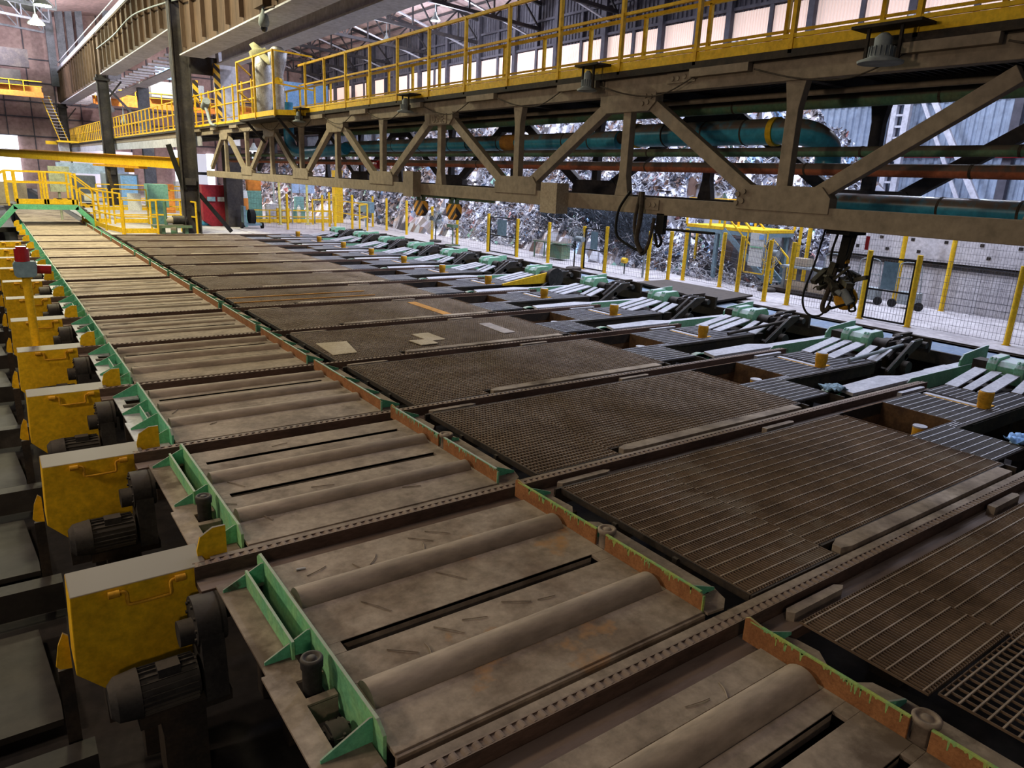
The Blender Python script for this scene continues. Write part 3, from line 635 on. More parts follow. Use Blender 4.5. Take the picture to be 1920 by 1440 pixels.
def make_brackets(k):
    y = YR(k); o = thing('tilt_bracket', (18.9, y+1.6, -.3), 'dark steel tilting bracket of parallel sloping plates, %s bay from the front' % ORD[k+1], 'bracket', 'dark tilting brackets')
    for yy, xa, za in ((1.53, 18.15, -.30), (1.80, 18.62, -.05), (2.06, 18.75, .0)):
        MB().prism([(xa, za), (xa+.22, za), (19.72, .36), (19.72, .44), (19.62, .48), (19.35, .47), (19.2, .42), (xa, za+.1)], 'y', y+yy-.03, y+yy+.03).build('bracket_plate', m_dark, o)
        MB().bar((xa, y+yy, za+.07), (19.25, y+yy, .44), .07, .012).bar((19.25, y+yy, .44), (19.7, y+yy, .46), .07, .012).build('edge_strip', m_silver, o)
    MB().cyl((19.3, y+1.55, .25), (19.3, y+2.2, .25), .1, 18).cyl((19.0, y+1.5, .05), (19.0, y+2.2, .05), .09, 18).build('cross_shaft', m_dmotor, o)
    MB().box(19.6, 20.5, y+2.15, y+2.25, .06, .46).box(20.4, 20.5, y+1.6, y+2.25, .0, .40).build('back_plate', m_dark, o)
    MB().cyl((18.9, y+1.35, -.2), (18.9, y+1.5, -.2), .17, 20).build('wheel', m_dmotor, o); MB().cyl((19.8, y+1.4, .3), (19.8, y+1.65, .3), .09, 14).build('wheel', m_dmotor, o)
    MB().box(18.4, 18.6, y+1.52, y+2.0, -2.1, -.25).build('support', m_dark, o)
def make_stop(k):
    y = YR(k); o = thing('pin_stop', (16.05, y+2.08, -.2), 'yellow round pin stop with a flat yellow bar, %s bay from the front' % ORD[k+1], 'stop', 'yellow pin stops')
    MB().box(15.95, 16.10, y+2.14, y+3.26, -.12, .0).build('stop_bar', m_silver, o)
    MB().box(15.90, 15.95, y+2.05, y+3.2, -.14, -.012).box(16.0, 16.22, y+2.02, y+2.1, -.14, -.01).build('yellow_edge', m_oy, o)
    MB().lathe((16.04, y+2.10, -.12), [(.12, 0), (.125, .12), (.125, .24), (.14, .25), (.14, .43), (.13, .45), (.10, .455), (.001, .455)], 24).build('pin', m_oy, o)
    MB().cyl((16.04, y+2.10, .33), (16.04, y+2.10, .342), .12, 24).build('pin_cap', m_silver, o)
    MB().box(16.15, 16.3, y+2.0, y+2.08, -.03, .02).build('latch', m_oy, o)
    if k <= 4:
        q = thing('pit_pin', (13.55, y+2.1, -2.0), 'yellow pin with pale round cap down in the square pit, %s bay from the front' % ORD[k+1], 'pin', 'pit pins')
        MB().cyl((13.75, y+2.25, -2.1), (13.75, y+2.25, -.10), .12, 20).build('pin', m_oy, q); MB().cyl((13.75, y+2.25, -.10), (13.75, y+2.25, -.07), .125, 20).build('pin_cap', m_silver, q)
for k in range(0, 12):
    make_arm(k); make_housing(k); make_brackets(k); make_stop(k); make_slats(k)
# yellow sloping skirt and black drum on the odd bay
o = thing('drum_skirt', (18.5, YR(6)+1.9, 0), 'yellow sloping skirt with a big dark round disc beside the pale slats', 'machine part')
MB().prism([(16.4, -.02), (18.7, -.02), (18.7, .42), (18.4, .38), (16.4, .04)], 'y', YR(5)+1.58, YR(5)+1.66).build('skirt', m_fyel, o)
MB().cyl((18.95, YR(5)+1.4, .2), (18.95, YR(5)+1.6, .2), .40, 30).build('drum', m_dmotor, o)
o['_o'] = tuple(o.location)
tag(MB().cyl((17.1, YR(1)+1.98, .06), (19.2, YR(1)+1.75, .30), .045, 14).build('loose_pipe', m_grey, loc=(18, YR(1)+1.9, .1)), 'grey loose pipe lying across the grating edge by the nearer brackets', 'pipe')
tag(MB().cyl((16.9, YR(2)+1.9, .06), (19.1, YR(2)+1.62, .30), .045, 14).build('loose_pipe', m_dark, loc=(18, YR(2)+1.9, .1)), 'dark loose pipe lying toward the second set of sloping brackets', 'pipe')
# trench floor plate and blue cloth rags
for k in range(0, 10):
    y = YR(k)
    tag(MB().box(19.6, 20.8, y+.75, y+1.3, -.34, -.30).box(20.0, 20.2, y+.9, y+1.1, -2.1, -.34).build('trench_plate', m_silver, loc=(21, y+1, -.3)), 'pale plate low in the trench behind the brackets, %s bay from the front' % ORD[k+1], 'steel plate', 'trench plates')
def rag(x, y, z, s, mat, label):
    mb = MB(); rr = random.Random(int(x*100)); n = 9; vs = []
    for i in range(n):
        for j in range(n): vs.append((x+(i-4)*s/8+rr.uniform(-.02, .02), y+(j-4)*s/8*.8+rr.uniform(-.02, .02), z+.05*math.sin(i*1.3+j)+.04*rr.random()))
    mb.add(vs, [(i*n+j, (i+1)*n+j, (i+1)*n+j+1, i*n+j+1) for i in range(n-1) for j in range(n-1)], True)
    ob = mb.build('rag', mat, loc=(x, y, z)); so = ob.modifiers.new('s', 'SOLIDIFY'); so.thickness = .008; return tag(ob, label, 'rag')
rag(14.2, YR(0)+.75, .05, .5, m_bsheet, 'blue and white crumpled rag at the trench corner of the second bay'); rag(14.25, YR(1)+.7, .05, .5, m_bgrey, 'blue-grey crumpled rag at the trench corner of the third bay')
# walkway along the trench
mb = MB(); mb.box(20.95, 22.6, -8, 47.2, -.12, -.02)
struct('walkway', mb, m_bwalk)
struct('trim_7', MB().box(20.85, 20.95, -8, 47.2, -.35, -.0).box(22.6, 22.68, -8, 47.2, 0, .03), m_dark)
o = thing('raised_platform', (22.8, 19, 0), 'large dark raised grating slab lying on the walkway in front of the fence', 'platform')
mb = MB().prism([(20.9, 16.5), (23.75, 16.95), (23.75, 21.4), (21.9, 21.35)], 'z', .10, .17); mb.build('slab', m_dark, o)
MB().prism([(21.1, 16.7), (23.6, 17.1), (23.6, 21.2), (22.0, 21.2)], 'z', 0.0, .10).build('slab_frame', m_black, o)

# ================================================================== PIPE GANTRY
GX, GX2 = 11.0, 13.66
ga = thing('gantry_bridge', (11, 30, 3.5), 'khaki lattice truss bridge carrying pipes over the gratings, yellow railed walkway on top', 'gantry')
YA, YB = -1.0, 124.0
for X, m in ((GX, m_truss), (GX2, m_trussd)):
    MB().box(X, X+.22, YA, 46.5, 3.47, 3.80).build('bottom_chord', m, ga, bevel=.01)
    MB().box(X, X+.22, YA, YB, 5.78, 6.10).build('top_chord', m, ga, bevel=.01)
    for i in range(-1, 13):
        yb = 7.6+7.72*i*.5; low = (i % 2 == 0)
        if yb < 0 or yb > 46: continue
        MB().prism([(yb-.11, 3.8), (yb+.11, 3.8), (yb+.11, 5.35), (yb+.19, 5.78), (yb-.19, 5.78), (yb-.11, 5.35)] if low else [(yb-.2, 3.8), (yb+.2, 3.8), (yb+.11, 4.2), (yb+.11, 5.5), (yb-.11, 5.5), (yb-.11, 4.2)], 'x', X+.03, X+.19).build('vertical', m, ga, bevel=.008)
        if low:
            MB().prism([(yb-.95, 3.70), (yb+.85, 3.70), (yb+.85, 3.95), (yb+.68, 4.12), (yb-.78, 4.12), (yb-.95, 3.95)], 'x', X-.02, X+.20).build('gusset_plate', m, ga, bevel=.006)
        elif i > 0:
            gp = MB().prism([(yb-.80, 5.80), (yb+.80, 5.80), (yb+.80, 5.62), (yb+.62, 5.46), (yb-.62, 5.46), (yb-.80, 5.62)], 'x', X-.02, X+.20).build('gusset_plate', m, ga, bevel=.006)
        if i < 10:
            y2 = yb+3.86; pa = (X+.11, yb+(.62 if low else .6), 3.98 if low else 5.62); pb = (X+.11, y2-(.6 if low else .62), 5.62 if low else 3.98)
            MB().bar(pa, pb, .17, .24).build('diagonal', m, ga, bevel=.008)
# bolts on the near gussets
for y, z in ((8.30, 4.0), (8.42, 3.95), (8.32, 3.84), (8.44, 3.80), (10.78, 5.72), (10.86, 5.62), (10.93, 5.74), (11.0, 5.6), (10.55, 3.66), (10.42, 3.66), (10.25, 6.0), (10.12, 6.0), (9.95, 6.02), (9.8, 6.02)): MB().cyl((GX-.05, y, z), (GX, y, z), .045, 10).build('bolt', m_truss, ga)

MB().box(GX-.03, GX, 10.3, 10.68, 3.56, 3.76).box(GX-.03, GX, 9.7, 10.4, 5.92, 6.1).each('splice_plate', m_truss, ga)
# raised lettering on the gusset
fc = bpy.data.curves.new('raised_letters', 'FONT'); fc.body = 'DSME'; fc.size = .27; fc.extrude = .012; fc.align_x = 'CENTER'; fc.align_y = 'CENTER'
ft = bpy.data.objects.new('raised_letters_curve', fc); me = bpy.data.meshes.new_from_object(ft); bpy.data.objects.remove(ft)
me.materials.append(m_truss); fo = bpy.data.objects.new('raised_letters', me); C.objects.link(fo); fo.parent = ga
fo.location = (GX-.025-11, 19.18-30, 5.62-3.5); fo.rotation_euler = (R_(90), 0, R_(-90))
mb = MB()
for y0, y1, z0, z1 in ((18.7, 19.66, 5.49, 5.505), (18.7, 19.66, 5.745, 5.76), (18.7, 18.715, 5.49, 5.76), (19.645, 19.66, 5.49, 5.76)): mb.box(GX-.035, GX-.02, y0, y1, z0, z1)
mb.build('letter_border', m_truss, ga)
# cross members and walkway deck
mb = MB()
for i in range(13): mb.box(GX+.2, GX2, 3.7+3.86*i-.1, 3.7+3.86*i+.1, 3.5, 3.68).box(GX+.2, GX2, 3.7+3.86*i-.08, 3.7+3.86*i+.08, 5.8, 6.0)
mb.each('cross_member', m_trussd, ga)
mb = MB()
for i in range(12):
    y = 3.7+3.86*i
    mb.bar((GX+.2, y, 3.7), (GX2, y+3.86, 3.7), .1)
mb.each('brace', m_trussd, ga)
mb = MB(); mb.box(GX, GX2+.2, YA, YB, 6.10, 6.14)
for i in range(300): mb.box(GX+.2, GX2, YA+i*.15, YA+i*.15+.03, 6.05, 6.10)
mb.build('walkway_deck', m_dark, ga)
MB().box(GX-.12, GX+.0, YA, YB, 6.12, 6.24).build('walkway_edge', m_dark, ga)
tb = MB().box(GX-.10, GX-.06, YA, 31, 6.24, 6.40).box(GX-.11, GX-.06, YA, 31, 6.41, 6.47).box(GX-.1, GX-.06, 37, YB, 6.18, 6.36); tb.build('toe_board', m_fyel, ga)
MB().box(GX2, GX2+.04, YA, YB, 6.2, 6.4).build('toe_board', m_fyel, ga)
rl = MB().bar((GX-.07, YA, 8.08), (GX-.07, 30.3, 8.05), .075).bar((GX-.07, YA, 7.30), (GX-.07, 30.3, 7.30), .055).bar((GX-.07, 34.5, 7.95), (GX-.07, YB, 8.15), .06).bar((GX-.07, 34.5, 7.2), (GX-.07, YB, 7.3), .045).build('near_railing', m_ryel, ga)
n = 0
for i in range(90):
    y = 1.73+1.99*i if i < 15 else 35+(i-15)*1.6
    if y > YB or n > 70: break
    n += 1
    MB().box(GX-.12, GX-.04, y-.035, y+.035, 6.18, 8.06).build('railing_post', m_ryel, rl)
rl = MB().bar((GX2, YA, 7.98), (GX2, YB, 7.98), .08).bar((GX2, YA, 7.15), (GX2, YB, 7.15), .05).build('far_railing', m_ryel, ga)
for i in range(60):
    y = 1.8+2.0*i
    if y > YB: break
    MB().box(GX2-.04, GX2+.04, y-.04, y+.04, 6.2, 7.96).build('railing_post', m_ryel, rl)
mb = MB()
for i in range(12): mb.box(GX-.14, GX-.02, 4.6+3.86*i, 5.9+3.86*i, 5.98, 6.12)
mb.each('cable_tray', m_truss, ga)
mb = MB()
for i in range(10):
    y = 4.5+3.86*i
    mb.tube([(GX-.1, y, 6.0), (GX-.13, y-.9, 5.78), (GX-.13, y-1.8, 5.72), (GX-.1, y-2.6, 6.0)], .014, 5)
mb.build('loose_cable', m_rope, ga)
# left continuation: light grey side girder under the walkway
MB().box(GX+.02, GX+.1, 47.5, YB, 5.2, 6.1).build('side_girder', m_white, ga)

# pipes in the gantry
def pipe(name, X, z, r, ya, yb, mat, label, bands=(), bend=None):
    o = thing(name, (X, (ya+yb)/2, z), label, 'pipe')
    mb = MB().cyl((X, ya, z), (X, yb, z), r, 28)
    mb.build('pipe_body', mat, o)
    if bands:
        for y in bands: MB().cyl((X, y-.02, z), (X, y+.02, z), r+.006, 28).build('pipe_band', m_rope, o)
    return o
bp = pipe('insulated_pipe', 12.55, 5.13, .245, 8.9, 12.6, m_blue, 'thick bright teal pipe under the yellow walkway, nearest section ending in a bend', [9.6, 10.6, 11.7])
MB().cyl((12.55, 12.6, 5.13), (12.55, 12.75, 5.13), .27, 28).build('pipe_flange', m_fyel, bp); MB().cyl((12.55, 9.0, 5.13), (12.55, 8.88, 5.13), .268, 28).build('pipe_flange', m_fyel, bp)
MB().tube([(12.55, 8.9, 5.13), (12.56, 8.5, 5.12), (12.75, 8.22, 5.05), (13.05, 8.12, 4.85), (13.1, 8.1, 4.5)], .235, 20).build('pipe_bend', m_blue, bp)
MB().tube([(12.55, 12.75, 5.13), (12.55, 13.2, 5.10)], .14, 16).build('reducer', m_rope, bp)
pipe('insulated_pipe', 12.55, 5.05, .21, 13.2, 29.5, m_blue, 'long teal insulated pipe running inside the truss toward the bend', [14.2, 15.2, 17, 18.2, 19.9, 21, 23, 25]) 
MB().cyl((12.55, 17.3, 5.05), (12.55, 18.0, 5.05), .22, 24).build('rust_patch', m_orustg, bpy.data.objects['insulated_pipe.001'])
pipe('steel_pipe', 12.3, 4.44, .105, -1, 46, m_redp, 'rust red pipe inside the truss below the teal pipe', [5.2, 8, 9.7, 12, 15.5, 19])
pipe('steel_pipe', 12.3, 4.74, .085, -1, 46, m_grp, 'dull green pipe directly above the rust red pipe', [4.6, 7, 12])
pipe('steel_pipe', 12.6, 5.62, .12, -1, 30, m_grp, 'green pipe hung high under the yellow walkway', [6, 10])
pipe('steel_pipe', 12.1, 5.72, .05, -1, 30, m_truss, 'thin tan pipe just under the walkway', [])
pipe('steel_pipe', 13.1, 3.86, .19, -1, 8.6, m_blue, 'low teal pipe resting near the bottom chord at right', [2.3, 3.5, 4.7, 5.9])
vp = thing('drop_pipe', (11.6, 33, 4.8), 'blue pipe dropping from the walkway platform and bending along the truss', 'pipe')
MB().tube([(11.5, 33.4, 6.9), (11.5, 33.4, 5.9), (11.5, 33.3, 5.2), (11.55, 32.7, 4.85), (11.7, 31.5, 4.82), (11.8, 30.0, 4.85), (12.1, 28.5, 4.95)], .23, 18).build('pipe_body', m_dblue, vp)
MB().cyl((11.9, 26.0, 4.35), (11.9, 24.9, 4.35), .16, 18).build('red_joint', m_lred, vp)

# landing that juts out, with wrapped valve stack
o = thing('landing_platform', (10.4, 32.5, 6.1), 'railed landing jutting out from the walkway round the foil-wrapped stacks', 'platform')
MB().prism([(10.0, 30.6), (11.0, 29.4), (11.0, 37.0), (10.0, 35.6)], 'z', 6.05, 6.14).build('landing_deck', m_dark, o)
MB().prism([(9.99, 30.6), (10.0, 30.6), (10.0, 35.6), (9.99, 35.6)], 'z', 6.14, 6.34).bar((10, 30.6, 6.24), (11, 29.4, 6.24), .03, .2).bar((10, 35.6, 6.24), (11, 37, 6.24), .03, .2).build('toe_board', m_fyel, o)
mb = MB()
for z in (8.55, 7.35): mb.bar((10, 30.6, z), (10, 35.6, z), .06).bar((10, 30.6, z), (11, 29.0, z-.3), .06).bar((10, 35.6, z), (11, 37, z-.3), .06)
for p in ((10, 30.6), (10, 33.1), (10, 35.6)): mb.box(p[0]-.04, p[0]+.04, p[1]-.04, p[1]+.04, 6.1, 8.58)
mb.build('landing_railing', m_ryel, o)
mb = MB().bar((10.2, 30.9, 6.05), (11, 30.9, 5.2), .1).bar((10.2, 35.2, 6.05), (11, 35.2, 5.2), .1).each('knee_brace', m_trussd, o)
o = thing('wrapped_stack', (10.7, 33.8, 6.14), 'foil-wrapped stack with a pale olive cloth draped on top, left of two', 'wrapped pipe')
MB().lathe((10.7, 34.0, 6.14), [(.42, 0), (.46, .5), (.40, 1.0), (.43, 1.6), (.38, 2.1), (.34, 2.5), (.2, 2.7)], 18).build('foil_wrap', m_tape, o)
mb = MB(); vs = []
for i in range(7):
    for j in range(5): vs.append((10.45+j*.17, 35.0-i*.42, 9.15-i*.16+.12*math.sin(j*1.5)+(.1 if i == 0 else 0)))
mb.add(vs, [(i*5+j, i*5+j+1, i*5+5+j+1, i*5+5+j) for i in range(6) for j in range(4)], True)
q = mb.build('cloth', m_cloth, o); q.modifiers.new('s', 'SOLIDIFY').thickness = .05
mb = MB().lathe((10.7, 34.3, 8.3), [(.3, 0), (.42, .3), (.5, .6), (.3, .75)], 14); mb.build('wrapped_top', m_cloth, o)
o = thing('wrapped_stack', (10.7, 32.3, 6.14), 'narrow foil-wrapped pipe stack beside the draped one, right of two', 'wrapped pipe')
MB().lathe((10.8, 32.4, 6.14), [(.16, 0), (.2, .3), (.24, 1.2), (.2, 1.7), (.34, 2.2), (.4, 2.6), (.2, 2.8)], 16).build('foil_wrap', m_tape, o)
MB().cyl((10.6, 31.95, 7.6), (10.8, 32.2, 7.6), .12, 14).build('valve_wheel', m_fyel, o)

# floodlights under the walkway
def floodlight(y, z, label, s=1):
    o = thing('floodlight', (10.9, y, z), label, 'lamp', 'floodlights under the walkway')
    MB().box(10.5, 11.0, y-.55*s, y+.45*s, z+.46, z+.50).bar((10.62, y-.24*s, z+.46), (10.62, y-.24*s, z), .04).bar((10.62, y+.24*s, z+.46), (10.62, y+.24*s, z), .04).build('hanger', m_dark, o)
    mb = MB().lathe((10.62, y, z-.02), [(.30*s, 0), (.31*s, .03), (.17*s, .08), (.16*s, .2), (.12*s, .24), (.12*s, .34), (.05*s, .40)], 24)
    for i in range(16):
        a = i*math.pi/8; mb.bar((10.62+.17*s*math.cos(a), y+.17*s*math.sin(a), z+.07), (10.62+.17*s*math.cos(a), y+.17*s*math.sin(a), z+.2), .008, .03)
    mb.build('lamp_head', m_grey, o)
floodlight(6.0, 5.85, 'round finned floodlight hanging under the walkway at right'); floodlight(12.3, 5.9, 'dark floodlight bracket under the walkway near the middle gusset', .7); floodlight(20.5, 5.85, 'grey floodlight bracket under the walkway left of the lettered gusset', .8); floodlight(29.6, 5.9, 'floodlight bracket below the landing platform', .8)

# boxes on the bottom chord and striped hook blocks
tag(MB().box(10.72, 11.0, 20.2, 20.85, 3.40, 4.15).build('chord_box', m_truss, loc=(10.85, 20.5, 3.4)), 'tall box with a yellowish side clamped on the bottom chord', 'box')
tag(MB().box(10.65, 11.0, 13.15, 13.75, 3.32, 4.0).build('chord_box', m_card, loc=(10.85, 13.4, 3.3)), 'stained tan box clamped on the bottom chord near mid span', 'box')
for y, l in ((20.55, 'orange and black striped hook block hanging below the tall chord box'), (18.55, 'orange and black striped hook block, right one of the hanging pair')):
    o = thing('hook_block', (11.2, y, 2.9), l, 'hook block', 'striped hook blocks')
    MB().prism([(y-.30, 3.28), (y+.30, 3.28), (y+.26, 2.95), (y+.1, 2.82), (y, 2.9), (y-.1, 2.82), (y-.26, 2.95)], 'x', 11.1, 11.3).build('block', m_haz, o)
    MB().box(11.15, 11.25, y-.2, y-.1, 3.28, 3.5).box(11.15, 11.25, y+.1, y+.2, 3.28, 3.5).each('hanger', m_grp, o)
tag(MB().box(11.15, 11.25, 16.5, 21.5, 3.40, 3.46).build('trolley_rail', m_grp, loc=(11.2, 19, 3.4)), 'thin greenish trolley rail above the striped hook blocks', 'rail')
# hose bundle
o = thing('hose_bundle', (11.0, 10.7, 2.7), 'black hose loops hanging from the bottom chord near mid span', 'hoses')
for pts, r, m in (([(10.95, 11.1, 3.9), (10.9, 11.35, 3.5), (10.9, 11.35, 3.0), (10.95, 11.0, 2.8), (11.0, 10.7, 2.7)], .03, m_rubber), ([(10.95, 10.8, 3.9), (10.9, 10.85, 3.3), (10.95, 10.8, 2.9), (11, 10.65, 2.66), (11, 10.5, 2.9), (11.05, 10.45, 3.4)], .035, m_rope), ([(11.05, 10.5, 3.3), (11.05, 10.3, 3.1), (11.05, 10.2, 2.95), (11.05, 10.3, 2.85), (11.05, 10.4, 3.1)], .03, m_rubber), ([(10.95, 10.75, 3.9), (10.9, 10.7, 3.4), (10.9, 10.75, 2.95), (10.95, 10.62, 2.7)], .05, m_rope)):
    MB().tube(pts, r, 8).build('hose', m, o)
MB().cyl((11.05, 10.3, 3.2), (11.05, 8.9, 3.22), .025, 8).box(11.0, 11.1, 10.15, 10.35, 3.1, 3.5).build('hose_clamp', m_black, o)
# grapple
o = thing('cable_grapple', (11.8, 6.6, 2.2), 'grimy grapple tool with tangled black cables hanging from the bottom chord', 'grapple')
MB().bar((11.5, 6.52, 3.47), (11.5, 6.57, 2.85), .14, .14).bar((11.42, 6.35, 3.47), (11.42, 6.42, 3.0), .03).box(11.1, 11.6, 6.3, 6.7, 3.40, 3.47).build('mast', m_black, o)
MB().box(11.44, 11.56, 6.47, 6.58, 2.93, 3.0).build('orange_clamp', m_oy, o)
mb = MB(); rr = random.Random(4)
for i in range(26):
    c = Vector((11.5+rr.uniform(-.2, .2), 6.6+rr.uniform(-.26, .26), 2.66+rr.uniform(-.14, .14))); d = Vector((rr.uniform(-1, 1), rr.uniform(-1, 1), rr.uniform(-1, 1))).normalized()*rr.uniform(.08, .2)
    mb.bar(c-d, c+d, rr.uniform(.04, .12), rr.uniform(.03, .1))
mb.bar((11.5, 6.3, 2.68), (11.4, 6.05, 2.76), .06).bar((11.5, 6.9, 2.6), (11.5, 6.75, 2.8), .1)
mb.build('grapple_body', m_khaki, o)
mb = MB().lathe((0, 0, 0), [(.14, 0), (.2, .05), (.2, .10), (.14, .15)], 20); 
mb.v = [(11.45+p[2], 6.42+p[0], 2.36+p[1]) for p in mb.v]; mb.build('orange_reel', m_oy, o)
MB().cyl((11.35, 6.55, 2.5), (11.35, 6.40, 2.44), .05, 14).cyl((11.4, 6.42, 2.5), (11.4, 6.25, 2.3), .07, 14).build('nozzle', m_grey, o)
for pts, r, m in (([(11.5, 6.95, 3.5), (11.45, 7.02, 2.9), (11.4, 7.12, 2.3), (11.4, 7.0, 2.02), (11.4, 6.75, 2.02), (11.4, 6.62, 2.25), (11.45, 6.6, 2.6)], .018, m_rubber),
                  ([(11.45, 6.68, 3.45), (11.45, 6.75, 3.1), (11.45, 6.72, 2.88), (11.45, 6.6, 2.85), (11.45, 6.68, 2.75), (11.45, 6.75, 2.6)], .02, m_rubber),
                  ([(11.45, 6.4, 3.45), (11.45, 6.45, 3.1), (11.45, 6.5, 2.9), (11.45, 6.35, 2.75), (11.45, 6.3, 2.5), (11.45, 6.22, 2.35), (11.45, 6.4, 2.25), (11.45, 6.7, 2.12)], .022, m_rubber),
                  ([(11.4, 6.6, 2.85), (11.38, 6.65, 2.5), (11.38, 6.72, 2.2), (11.4, 6.68, 2.1), (11.4, 6.6, 2.2)], .04, m_rope),
                  ([(11.4, 6.95, 2.45), (11.4, 6.85, 2.5), (11.4, 6.5, 2.42), (11.4, 6.2, 2.4)], .012, m_rope),
                  ([(11.45, 6.3, 2.4), (11.42, 6.2, 2.3), (11.45, 6.18, 2.2), (11.45, 6.28, 2.18), (11.45, 6.3, 2.35)], .018, m_rubber)):
    MB().tube(pts, r, 8).build('cable', m, o)

# ================================================================== CRANE RUNWAY GIRDERS AND COLUMNS
def girder(X, ya, yb, z0, z1, label):
    o = thing('runway_girder', (X, (ya+yb)/2, z0), label, 'girder', 'crane runway girders')
    MB().box(X-.03, X+.03, ya, yb, z0+.08, z1).build('web', m_girder, o)
    MB().box(X-.2, X+1.15, ya, yb, z0, z0+.07).build('bottom_flange', m_white, o)
    MB().box(X-.30, X+.5, ya, yb, z1, z1+.10).build('top_flange', m_girder, o)
    mb = MB(); y = ya+1.2
    while y < yb: mb.box(X-.24, X, y-.06, y+.06, z0+.35, z1); y += 2.25
    mb.each('stiffener', m_girder, o); return o
girder(10.5, 12.0, 48.0, 10.12, 15.2, 'deep brown crane runway girder with ribs, front span above the walkway')
girder(10.5, 49.2, 80.5, 11.8, 15.2, 'brown ribbed crane runway girder, second span beyond the dark column')
girder(10.5, 81.6, 123.5, 11.4, 15.2, 'brown ribbed crane runway girder, farthest span near the end wall')
mb = MB().box(13.6, 14.9, 20, 53, 10.5, 10.58).box(13.97, 14.03, 20, 53, 10.6, 14); 
tag(mb.build('rear_girder', m_white, loc=(14, 36, 10.5)), 'pale parallel girder flange behind the brown runway girder', 'girder')
mb = MB().box(13.4, 14.6, 54, 123, 11.3, 11.4)
for i in range(30): mb.box(11.8, 13.4, 55+i*2.2, 55.5+i*2.2, 11.45, 11.6)
tag(mb.build('rear_girder', m_white, loc=(14, 80, 11.3)), 'pale far girder with serrated edge seen under the second brown span', 'girder')
tag(MB().box(10.2, 10.32, 49, 123, 15.35, 15.75).cyl((10.1, 49, 16.1), (10.1, 123, 16.1), .04).build('conductor_rail', m_white, loc=(10.2, 80, 15.3)), 'thin pale rail running on top of the far brown girder', 'rail')
mb = MB().tube([(10.2, 44, 12.6), (10.15, 55, 13.6), (10.15, 62, 14.0), (10.15, 70, 13.8), (10.15, 80, 13.9)], .05, 6)
tag(mb.build('girder_conduit', m_grey, loc=(10.2, 60, 12.5)), 'thin grey conduit running along the ribs of the brown girder', 'conduit')
def column(X, y, z1, label, w=.85):
    o = thing('crane_column', (X, y, -.5), label, 'column', 'dark crane columns')
    z0 = -.02
    mb = MB().box(X-.1, X+w, y-.1, y-.02, z0, z1).box(X-.1, X-.03, y-.35, y+.3, z0, z1).box(X+w-.05, X+w+.02, y-.35, y+.3, z0, z1)
    mb.build('column_shaft', m_dcol, o)
    mb = MB().box(X-.25, X+w+.15, y-.5, y+.4, z1-.5, z1-.3).bar((X+.3, y, z1-2.6), (X+2.0, y, z1-.4), .14).box(X+.1, X+.7, y-.45, y-.1, 2.9, 3.3); mb.build('column_bracket', m_dcol, o)
    return o
c0 = column(10.05, 48.6, 13.6, 'tall dark steel column standing where the walkway passes, nearest of the row')
MB().box(10.95, 11.25, 48.2, 48.3, 7.4, 8.9).build('hazard_plate', m_haz2, c0)
MB().bar((10.9, 48.4, 2.4), (12.7, 48.4, .1), .22).bar((9.4, 48.5, 5.2), (10.1, 48.4, 2.6), .06, .3).each('knee_brace', m_black, c0)
column(10.05, 81.0, 11.8, 'tall dark steel column, second of the row along the walkway'); column(10.05, 121, 11.4, 'tall dark steel column, farthest of the row near the end wall')
o = thing('rear_column', (14.4, 54, 0), 'pale square column behind the dark column with a striped edge', 'column'); MB().box(13.9, 15.0, 53.5, 54.3, 5.5, 11.3).build('column_top', m_white, o); MB().box(13.9, 15.0, 53.5, 54.3, 0, 5.5).build('column_base', m_dcol, o)
tag(MB().box(13.5, 13.9, 53.4, 53.6, 6.9, 10.6).build('striped_edge', m_haz2, loc=(13.7, 53.5, 6.9)), 'yellow and black striped guard on the pale column', 'guard')
tag(MB().box(11.0, 14, 54.0, 54.3, 9.9, 11.0).build('portal_beam', m_dcol, loc=(12.5, 54, 9.9)), 'dark portal beam between the dark and pale columns', 'beam')
mb = MB().box(13.9, 14.9, 84, 84.8, 0, 11.3).bar((14, 84, 8), (11, 84, 11.2), .2)
tag(mb.build('rear_column', m_bcol, loc=(14.4, 84, 0)), 'slate grey column with a sloping brace beyond the second dark column', 'column')
tag(MB().box(13.9, 14.9, 112, 112.8, 0, 11.3).build('rear_column', m_bcol, loc=(14.4, 112, 0)), 'slate grey far column near the end wall', 'column')
for n, (x0, x1) in enumerate(((9.45, 10.35), (10.7, 11.6), (11.9, 12.7), (13.1, 13.9), (16.4, 18.0))):
    tag(MB().box(x0, x1, 119.6+n*.2, 120.2+n*.2, 13.5, 26).build('roof_column', m_bcol, loc=((x0+x1)/2, 120, 13.5)), 'grey roof column rising above the far girder, %s from the left' % ['first', 'second', 'third', 'fourth', 'fifth'][n], 'column', 'grey roof columns')
# dome camera
o = thing('dome_camera', (10.3, 32.4, 9.4), 'dome security camera hanging from the front brown girder', 'security camera')
MB().lathe((10.3, 32.4, 9.62), [(.14, 0), (.20, .08), (.22, .2), (.18, .42), (.08, .58), (.04, .85)], 20).build('camera_body', m_grey, o)
MB().lathe((10.3, 32.4, 9.44), [(.02, 0), (.09, .03), (.13, .1), (.14, .18)], 20).build('camera_dome', m_dome, o)
MB().box(10.15, 10.6, 32.0, 33.2, 10.40, 11.1).bar((10.3, 32.2, 10.3), (10.3, 31.0, 10.2), .06).build('camera_box', m_girder, o)
# swivelling cctv on the walkway
o = thing('post_camera', (10.8, 43.5, 6.5), 'pale gooseneck lamp on the railing beside the dark column', 'lamp')
MB().tube([(10.8, 43.0, 6.2), (10.7, 43.6, 6.3), (10.7, 44.2, 6.9), (10.7, 44.6, 7.3)], .08, 10).cyl((10.7, 44.8, 7.2), (10.7, 44.2, 7.5), .2, 14).build('lamp_arm', m_grey, o)
